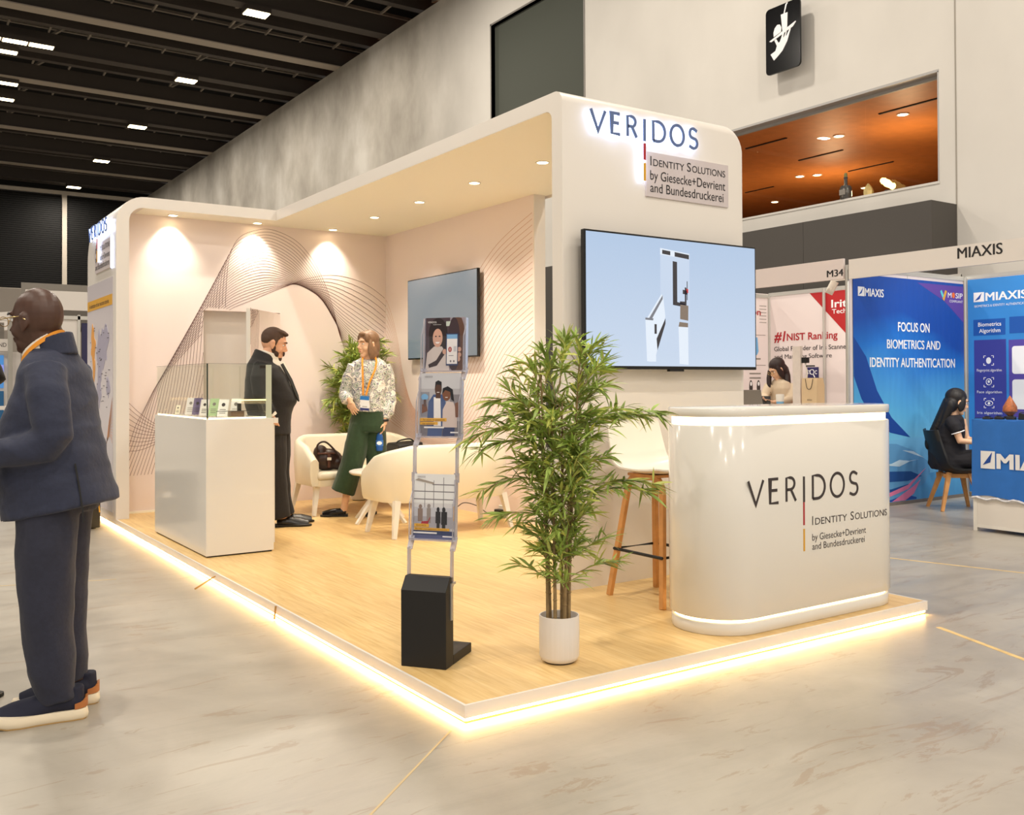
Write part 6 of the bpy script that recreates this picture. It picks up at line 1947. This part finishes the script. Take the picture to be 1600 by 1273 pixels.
def shirt2(mb):
    loft(mb, [(1.40, -.12, 0, .115, .10, -.25), (1.455, -.125, 0, .085, .082, -.30), (1.50, -.115, 0, .076, .078, -.34)], (1, 0), 24, 2.0)
    loft(mb, [(1.42, -.10, 0, .10, .06), (1.3, -.06, 0, .115, .06), (1.15, -.03, 0, .13, .05), (1.08, -.03, 0, .12, .04)], (1, 0))
soft('shirt', shirt2, M_shirt, m2, .006, 2)
MB().tube([(-.124, -.206, .99), (-.104, -.200, .955)], [.047, .047], 16).build('cuff', M_shirt, m2, smooth=60)
def tr2(mb):
    loft(mb, [(.98, -.11, 0, .15, .18), (.84, -.10, 0, .15, .19)], (1, 0))
    mb.tube([(-.10, -.09, .88), (-.092, -.095, .66), (-.085, -.095, .46), (-.065, -.095, .25), (-.045, -.095, .075)], [.12, .112, .10, .098, .098], 18)
    mb.tube([(-.07, .09, .88), (-.062, .095, .66), (-.055, .095, .46), (-.04, .095, .25), (-.01, .095, .075)], [.12, .112, .10, .096, .096], 18)
soft('trousers', tr2, M_blacksuit, m2, .008, 8, wr=(.006, 9, 6))
shoe(m2, (-.085, -.09, 0), (1, -.06), .315, .105, 'loafer', (mat('black_shoe', (22, 20, 20), .3),)); shoe(m2, (-.05, .10, 0), (1, .1), .31, .105, 'loafer', (mat('black_shoe', (22, 20, 20), .3),))

# ---- the woman in green trousers
w1 = figure('woman in paisley blouse and green trousers holding a water bottle', (1.895, 5.011, DECK), (.422, .907))
HCW = (.092, .0, 1.592); WY = atan2(-.55, -.83)
FW = (-.32, -.95)
body(w1, M_skin_tan, dict(head=HCW, yaw=WY, pitch=.02, s=.96, jaw=.88, neck=[(.10, .02, 1.37), (.10, .015, 1.45), (.098, .01, 1.53)], neck_r=[.055, .048, .048], torso=[(.10, .02, .84), (.10, .02, 1.08), (.10, .02, 1.34)], torso_r=[.105, .09, .07],
     arms=[[(-.04, .02, 1.36), (-.105, .06, 1.13), (-.075, -.10, 1.075)], [(.245, .02, 1.36), (.285, .04, 1.11), (.245, -.03, .88)]],
     legs=[[(.03, .02, .82), (-.06, -.01, .47), (-.122, .0, .12), (-.135, .005, .055)], [(.16, .04, .82), (.165, .06, .47), (.13, .085, .12), (.13, .09, .055)]], leg_r=[.075, .052, .031, .034],
     feet=[[(-.13, .005, .05), (-.19, .01, .035), (-.30, .02, .022)], [(.13, .09, .05), (.12, .03, .035), (.10, -.07, .022)]],
     hands=[((-.072, -.105, 1.068), (.30, -.05, -.80), (.4, .8, .3), -1, .92, .45), ((.243, -.032, .872), (-.12, -.1, -1), (-.75, .1, 0), -1, .92, .62)]), .004)
face_parts(w1, HCW, WY, .02, .96, mat('light_brown_hair', (140, 98, 66), .6), (80, 90, 90), mat('rose_lips', (186, 110, 100), .5))
def hairw(mb):
    P, R = hframe(HCW, WY, .02, .96)
    E = lambda q, r: mb.ell(P(*q), [v * .96 for v in r], R=R, n=20, m=12)
    E((-.022, 0, .046), (.104, .086, .094)); E((-.050, 0, -.02), (.075, .086, .105)); E((-.052, 0, -.095), (.062, .082, .05)); E((.045, .0, .095), (.045, .062, .03))
    E((.018, .076, -.055), (.032, .018, .095)); E((-.012, .072, -.08), (.05, .022, .07)); E((-.012, -.076, -.05), (.045, .018, .09)); E((.045, -.060, .060), (.03, .024, .045)); E((.045, .060, .060), (.03, .024, .045))
soft('hair', hairw, mat('bob_hair', (124, 94, 68), .5, var=.15, scale=30), w1, .005, 3)
def blouse(mb):
    loft(mb, [(1.474, .10, .014, .060, .062, -.55), (1.452, .10, .014, .074, .098, -.45), (1.435, .10, .015, .082, .145), (1.395, .10, .015, .094, .182), (1.35, .10, .015, .104, .184), (1.28, .10, .015, .112, .172), (1.18, .10, .015, .118, .160), (1.08, .10, .015, .112, .148), (1.00, .10, .015, .112, .146), (.965, .10, .015, .106, .142)], FW, 32, 2.3)
    mb.tube([(-.035, .02, 1.395), (-.085, .035, 1.29), (-.115, .05, 1.17), (-.118, .04, 1.115), (-.10, -.04, 1.085), (-.078, -.09, 1.085)], [.060, .058, .054, .056, .056, .036], 16)
    mb.tube([(.24, .02, 1.395), (.278, .03, 1.29), (.292, .04, 1.15), (.29, .03, 1.05), (.272, .0, .955), (.25, -.025, .895)], [.060, .060, .060, .064, .060, .034], 16)
soft('blouse', blouse, M_paisley, w1, .006, 6, wr=(.006, 12, 16))
def colw(mb):
    loft(mb, [(1.446, .10, .014, .072, .080, -.6), (1.480, .10, .018, .062, .064, -.75)], FW, 24, 2.0)
soft('blouse_collar', colw, M_paisley, w1, .005, 1)
def trw(mb):
    loft(mb, [(1.015, .095, .02, .100, .138), (.93, .09, .02, .115, .155), (.84, .085, .02, .125, .172), (.78, .08, .02, .12, .175)], FW)
    mb.tube([(.025, .02, .84), (-.015, .005, .66), (-.06, -.01, .47), (-.105, -.01, .33), (-.142, -.01, .225)], [.105, .108, .104, .108, .112], 18)
    mb.tube([(.155, .03, .84), (.165, .045, .66), (.168, .06, .47), (.16, .075, .33), (.15, .085, .225)], [.10, .10, .096, .098, .10], 18)
soft('trousers', trw, M_green, w1, .007, 8, wr=(.005, 12, 5))
LO = (mat('black_patent', (20, 17, 16), .18),)
shoe(w1, (-.095, .0, 0), (-1, .06), .255, .088, 'loafer', LO); shoe(w1, (.14, .14, 0), (-.2, -1), .25, .088, 'loafer', LO)
MB().tube([(.243 + .030 * cos(a), -.03 + .030 * sin(a), .885) for a in [2 * pi * k / 16 for k in range(16)]], .012, 8, close=True).build('bracelet', M_black, w1, smooth=80)
def onto(p): return Vector(p)
lw = MB()
lw.bar([(.045, -.035, 1.475), (.040, -.085, 1.435), (.042, -.105, 1.36), (.045, -.125, 1.24), (.046, -.128, 1.12)], .017, .003, up=(-.32, -.95, 0))
lw.bar([(.158, -.045, 1.475), (.170, -.090, 1.435), (.158, -.115, 1.36), (.105, -.128, 1.24), (.072, -.132, 1.12)], .017, .003, up=(-.32, -.95, 0))
lw.build('lanyard', M_orange, w1, smooth=40)
B0 = Vector((.020, -.142, .985)); bx_ = Vector((.95, -.31, -.08)).normalized()
bd_ = MB(); bd_.quad(B0, bx_, Z3, .085, .13, .003); bdo = bd_.build('name_badge', M_print, w1, smooth=0)
q = MB().use(mat('badge_blue', (40, 120, 196), .5)); q.quad(B0 + Z3 * .095 , bx_, Z3, .085, .035, .0036); q.use(mat('badge_navy', (50, 56, 120), .5)).quad(B0, bx_, Z3, .085, .022, .0036); q.use(M_midgrey).quad(B0 + bx_ * .02 + Z3 * .032, bx_, Z3, .045, .006, .0036)
q.build('badge_print', None, bdo, smooth=0)
wb = thing('water_bottle', 'blue tinted water bottle with white label held by the woman', 'bottle', (1.895, 5.011, DECK), w1.rotation_euler.z)
def bp_(r, z): return (r, z)
MB().lathe([(.028, .0), (.033, .008), (.033, .05), (.031, .06), (.033, .07), (.033, .125), (.026, .15), (.013, .168), (.012, .185)], (.196, -.055, .605), 24).build('bottle_body', mat('blue_pet', (60, 120, 210), .12, trans=.5, ior=1.3), wb)
MB().lathe([(.0345, .045), (.0345, .10)], (.196, -.055, .605), 24, cap=False).build('label', mat('bottle_label_blue', (44, 108, 186), .4), wb)
MB().prism(E_(0, 0, .024, .017), (.193, -.092, .678), (1, -.0, 0), Z3, .002).build('label_print', M_print, wb, smooth=0)
MB().lathe([(.014, .178), (.014, .198), (.006, .2)], (.196, -.055, .605), 20).build('cap', mat('cap_white', (210, 216, 226), .4), wb)

# ---- seated woman in black on the neighbouring stand
w2 = figure('seated woman in black with long dark hair, seen from behind at the right', (7.244, 2.387, 0), (.854, .521))
HC3 = (.045, .02, 1.085); Y3_ = atan2(.35, .93)
body(w2, M_skin_tan, dict(head=HC3, yaw=Y3_, pitch=.22, s=.98, jaw=.9, neck=[(.0, .02, .92), (.02, .02, 1.03)], neck_r=[.05, .046], torso=[(-.06, .02, .46), (-.04, .02, .7), (-.005, .02, .92)], torso_r=[.13, .11, .07],
     arms=[[(.0, -.13, .90), (.065, -.17, .70), (.25, -.11, .685)], [(.08, .17, .90), (.13, .19, .70), (.28, .12, .685)]], legs=[[(-.04, -.07, .47), (.40, -.05, .50), (.40, -.05, .07)], [(.0, .12, .47), (.44, .14, .50), (.44, .14, .07)]], leg_r=[.08, .06, .04],
     hands=[((.255, -.11, .685), (1, .2, 0), (0, 0, -1), -1, .9, .3), ((.285, .12, .685), (1, -.1, 0), (0, 0, -1), 1, .9, .3)]), .006)
def dress(mb):
    loft(mb, [(.955, -.005, .02, .075, .10), (.92, -.01, .02, .10, .15), (.85, -.02, .02, .125, .165), (.72, -.045, .02, .15, .16), (.58, -.06, .02, .17, .175), (.46, -.05, .02, .18, .19), (.40, -.03, .02, .17, .18)], (cos(Y3_), sin(Y3_)))
    mb.tube([(-.02, -.10, .905), (.02, -.155, .84), (.045, -.165, .79)], [.068, .064, .058], 14)
    mb.tube([(-.03, -.06, .49), (.2, -.05, .51), (.42, -.04, .51), (.42, -.04, .30)], [.10, .095, .085, .09], 14); mb.tube([(.0, .12, .49), (.25, .14, .51), (.46, .15, .51), (.46, .15, .30)], [.10, .095, .085, .09], 14)
soft('dress', dress, mat('black_jersey', (24, 22, 28), .8), w2, .008, 6, wr=(.005, 9, 14))
MB().tube([(.046 + .056 * cos(a), -.165 + .056 * sin(a), .785 + .02 * cos(a)) for a in [2 * pi * k / 20 for k in range(20)]], .006, 6, close=True).build('sleeve_trim', M_print, w2, smooth=80)
def hair3(mb):
    P, R = hframe(HC3, Y3_, .22, .98)
    E = lambda q, r: mb.ell(P(*q), [v * .98 for v in r], R=R, n=18, m=12)
    E((-.026, 0, .046), (.108, .090, .096)); E((-.06, 0, -.03), (.075, .09, .10)); E((.02, -.076, -.02), (.04, .018, .08)); E((.02, .076, -.02), (.04, .018, .08))
    for k in range(15):
        t = k / 14
        mb.ell((-.035 - .20 * t, .015 - .02 * t, 1.06 - .40 * t), (.066 - .036 * t, .098 - .055 * t, .085 - .02 * t), n=16, m=10)
    for k in range(11):
        t = k / 10
        mb.ell((-.02 - .10 * t, -.075 + .01 * t, 1.05 - .26 * t), (.040 - .022 * t, .03 - .012 * t, .06), n=12, m=8)
soft('hair', hair3, mat('black_hair', (22, 19, 20), .55), w2, .006, 2)
face_parts(w2, HC3, Y3_, .22, .98, M_black, (40, 30, 28), mat('rose_lips', (186, 110, 100), .5))
for y_ in (-.05, .14): shoe(w2, (.38 + (.04 if y_ > 0 else 0), y_, 0), (1, .1), .24, .085, 'loafer', LO)
ch = thing('shell_chair', 'black shell chair with splayed beech legs under the seated woman', 'chair', (7.244, 2.387, 0), w2.rotation_euler.z + Y3_)
prof = catmull([(-.255, .80), (-.225, .68), (-.19, .55), (-.155, .455), (-.09, .40), (.03, .378), (.16, .385), (.225, .40)], 4)
rings = []
for i, (x, z) in enumerate(prof):
    a = prof[max(i - 1, 0)]; c = prof[min(i + 1, len(prof) - 1)]
    tt = Vector((c[0] - a[0], 0, c[1] - a[1])).normalized(); nn = Vector((-tt.z, 0, tt.x))
    s_ = i / (len(prof) - 1); hw_ = .17 + .05 * min(1, s_ * 3)
    top = [Vector((x, hw_ * k, z)) + nn * (.05 * abs(k) ** 2.5) for k in [-1 + 2 * j / 10 for j in range(11)]]
    rings.append([p - nn * .02 for p in top] + [p for p in reversed(top)])
MB().rings(rings).build('seat_shell', M_black, ch, smooth=60)
for sx in (-1, 1):
    for sy in (-1, 1):
        MB().bar([(sx * .10 + .02, sy * .10, .375), (sx * .205 + .02, sy * .20, 0)], [.045, .028], [.04, .026], up=(0, 1, 0)).build('leg', M_wood, ch, smooth=30)
MB().box((-.13, -.11, .325), (.15, -.08, .365)).box((-.13, .08, .325), (.15, .11, .365)).box((-.1, -.1, .33), (-.07, .1, .362)).box((.1, -.1, .33), (.13, .1, .362)).build('under_frame', M_wood, ch, smooth=0)

# ---- reading woman on the M34 stand
w3 = figure('woman with long dark hair reading her phone at the M34 counter', (7.05, 4.49, 0), (.761, .648))
HC4 = (.015, -.02, 1.445); Y4 = atan2(-.55, -.83)
body(w3, M_skin_tan, dict(head=HC4, yaw=Y4, pitch=.55, s=.95, jaw=.88, neck=[(.05, .04, 1.27), (.04, .02, 1.38)], neck_r=[.05, .046], torso=[(.06, .1, .84), (.06, .06, 1.05), (.05, .04, 1.26)], torso_r=[.11, .1, .07],
     arms=[[(-.08, .02, 1.25), (-.14, -.06, 1.10), (-.10, -.22, 1.075)], [(.19, .02, 1.25), (.16, -.12, 1.08), (.0, -.24, 1.06)]], legs=[[(0, .1, .82), (0, .1, .45), (0, .1, .07)], [(.12, .1, .82), (.12, .1, .45), (.12, .1, .07)]], leg_r=[.08, .055, .04],
     hands=[((-.10, -.225, 1.075), (-.3, -.8, .1), (.6, 0, .6), -1, .9, .4), ((.0, -.245, 1.06), (-.8, -.5, .1), (0, 0, 1), 1, .9, .3)]), .006)
soft('cardigan', lambda mb: (loft(mb, [(1.33, .045, .03, .06, .07), (1.29, .05, .035, .09, .14), (1.22, .05, .04, .11, .165), (1.05, .06, .06, .12, .15), (.85, .06, .1, .13, .16), (.70, .06, .1, .13, .17)], (cos(Y4), sin(Y4))),
     mb.tube([(-.075, .02, 1.25), (-.135, -.04, 1.12), (-.115, -.17, 1.085)], [.06, .052, .042], 14), mb.tube([(.185, .02, 1.25), (.165, -.10, 1.09), (.04, -.21, 1.065)], [.06, .052, .042], 14)), mat('oat_knit', (214, 196, 170), .8), w3, .008, 3)
soft('skirt', lambda mb: loft(mb, [(.8, .06, .1, .12, .16), (.4, .06, .1, .14, .18)], (cos(Y4), sin(Y4))), M_black, w3, .01, 2)
def hair4(mb):
    P, R = hframe(HC4, Y4, .55, .95)
    E = lambda q, r: mb.ell(P(*q), [v * .95 for v in r], R=R, n=18, m=12)
    E((-.026, 0, .046), (.108, .088, .096)); E((-.06, 0, -.03), (.07, .085, .09)); E((.02, .074, -.03), (.04, .02, .09)); E((.02, -.074, -.03), (.04, .02, .09))
    mb.tube([(.085, .03, 1.46), (.115, .02, 1.36), (.125, -.03, 1.24), (.115, -.06, 1.14)], [(.06, .05), (.055, .05), (.05, .045), (.03, .025)], 12); mb.tube([(-.062, .02, 1.43), (-.078, .0, 1.34), (-.078, -.02, 1.24), (-.07, -.03, 1.16)], [.032, .03, .028, .012], 12)
soft('hair', hair4, mat('dark_brown_hair', (44, 28, 26), .5), w3, .006, 2)
face_parts(w3, HC4, Y4, .55, .95, M_black, (40, 30, 28), mat('rose_lips', (186, 110, 100), .5))
P4, R4 = hframe(HC4, Y4, .55, .95)
gs = MB()
for t in (-1, 1): gs.tube([P4(.108, t * .036 + .024 * cos(2 * pi * k / 16), .0 + .020 * sin(2 * pi * k / 16)) for k in range(16)], .0022, 6, close=True)
gs.build('spectacles', mat('gold_wire', (206, 176, 120), .25, metal=.8), w3, smooth=80)
ph = thing('mobile_phone', 'dark mobile phone in the hands of the reading woman', 'phone', (7.05, 4.49, 0), w3.rotation_euler.z)
MB().box((-.05, -.09, -.004), (.05, .09, .004), Matrix.Translation((-.11, -.30, 1.085)) @ Matrix.Rotation(.5, 4, 'X')).build('casing', M_black, ph, smooth=0, bevel=.002)
for y_ in (0, .12): shoe(w3, (y_, .15, 0), (-.1, -1), .24, .085, 'loafer', LO)
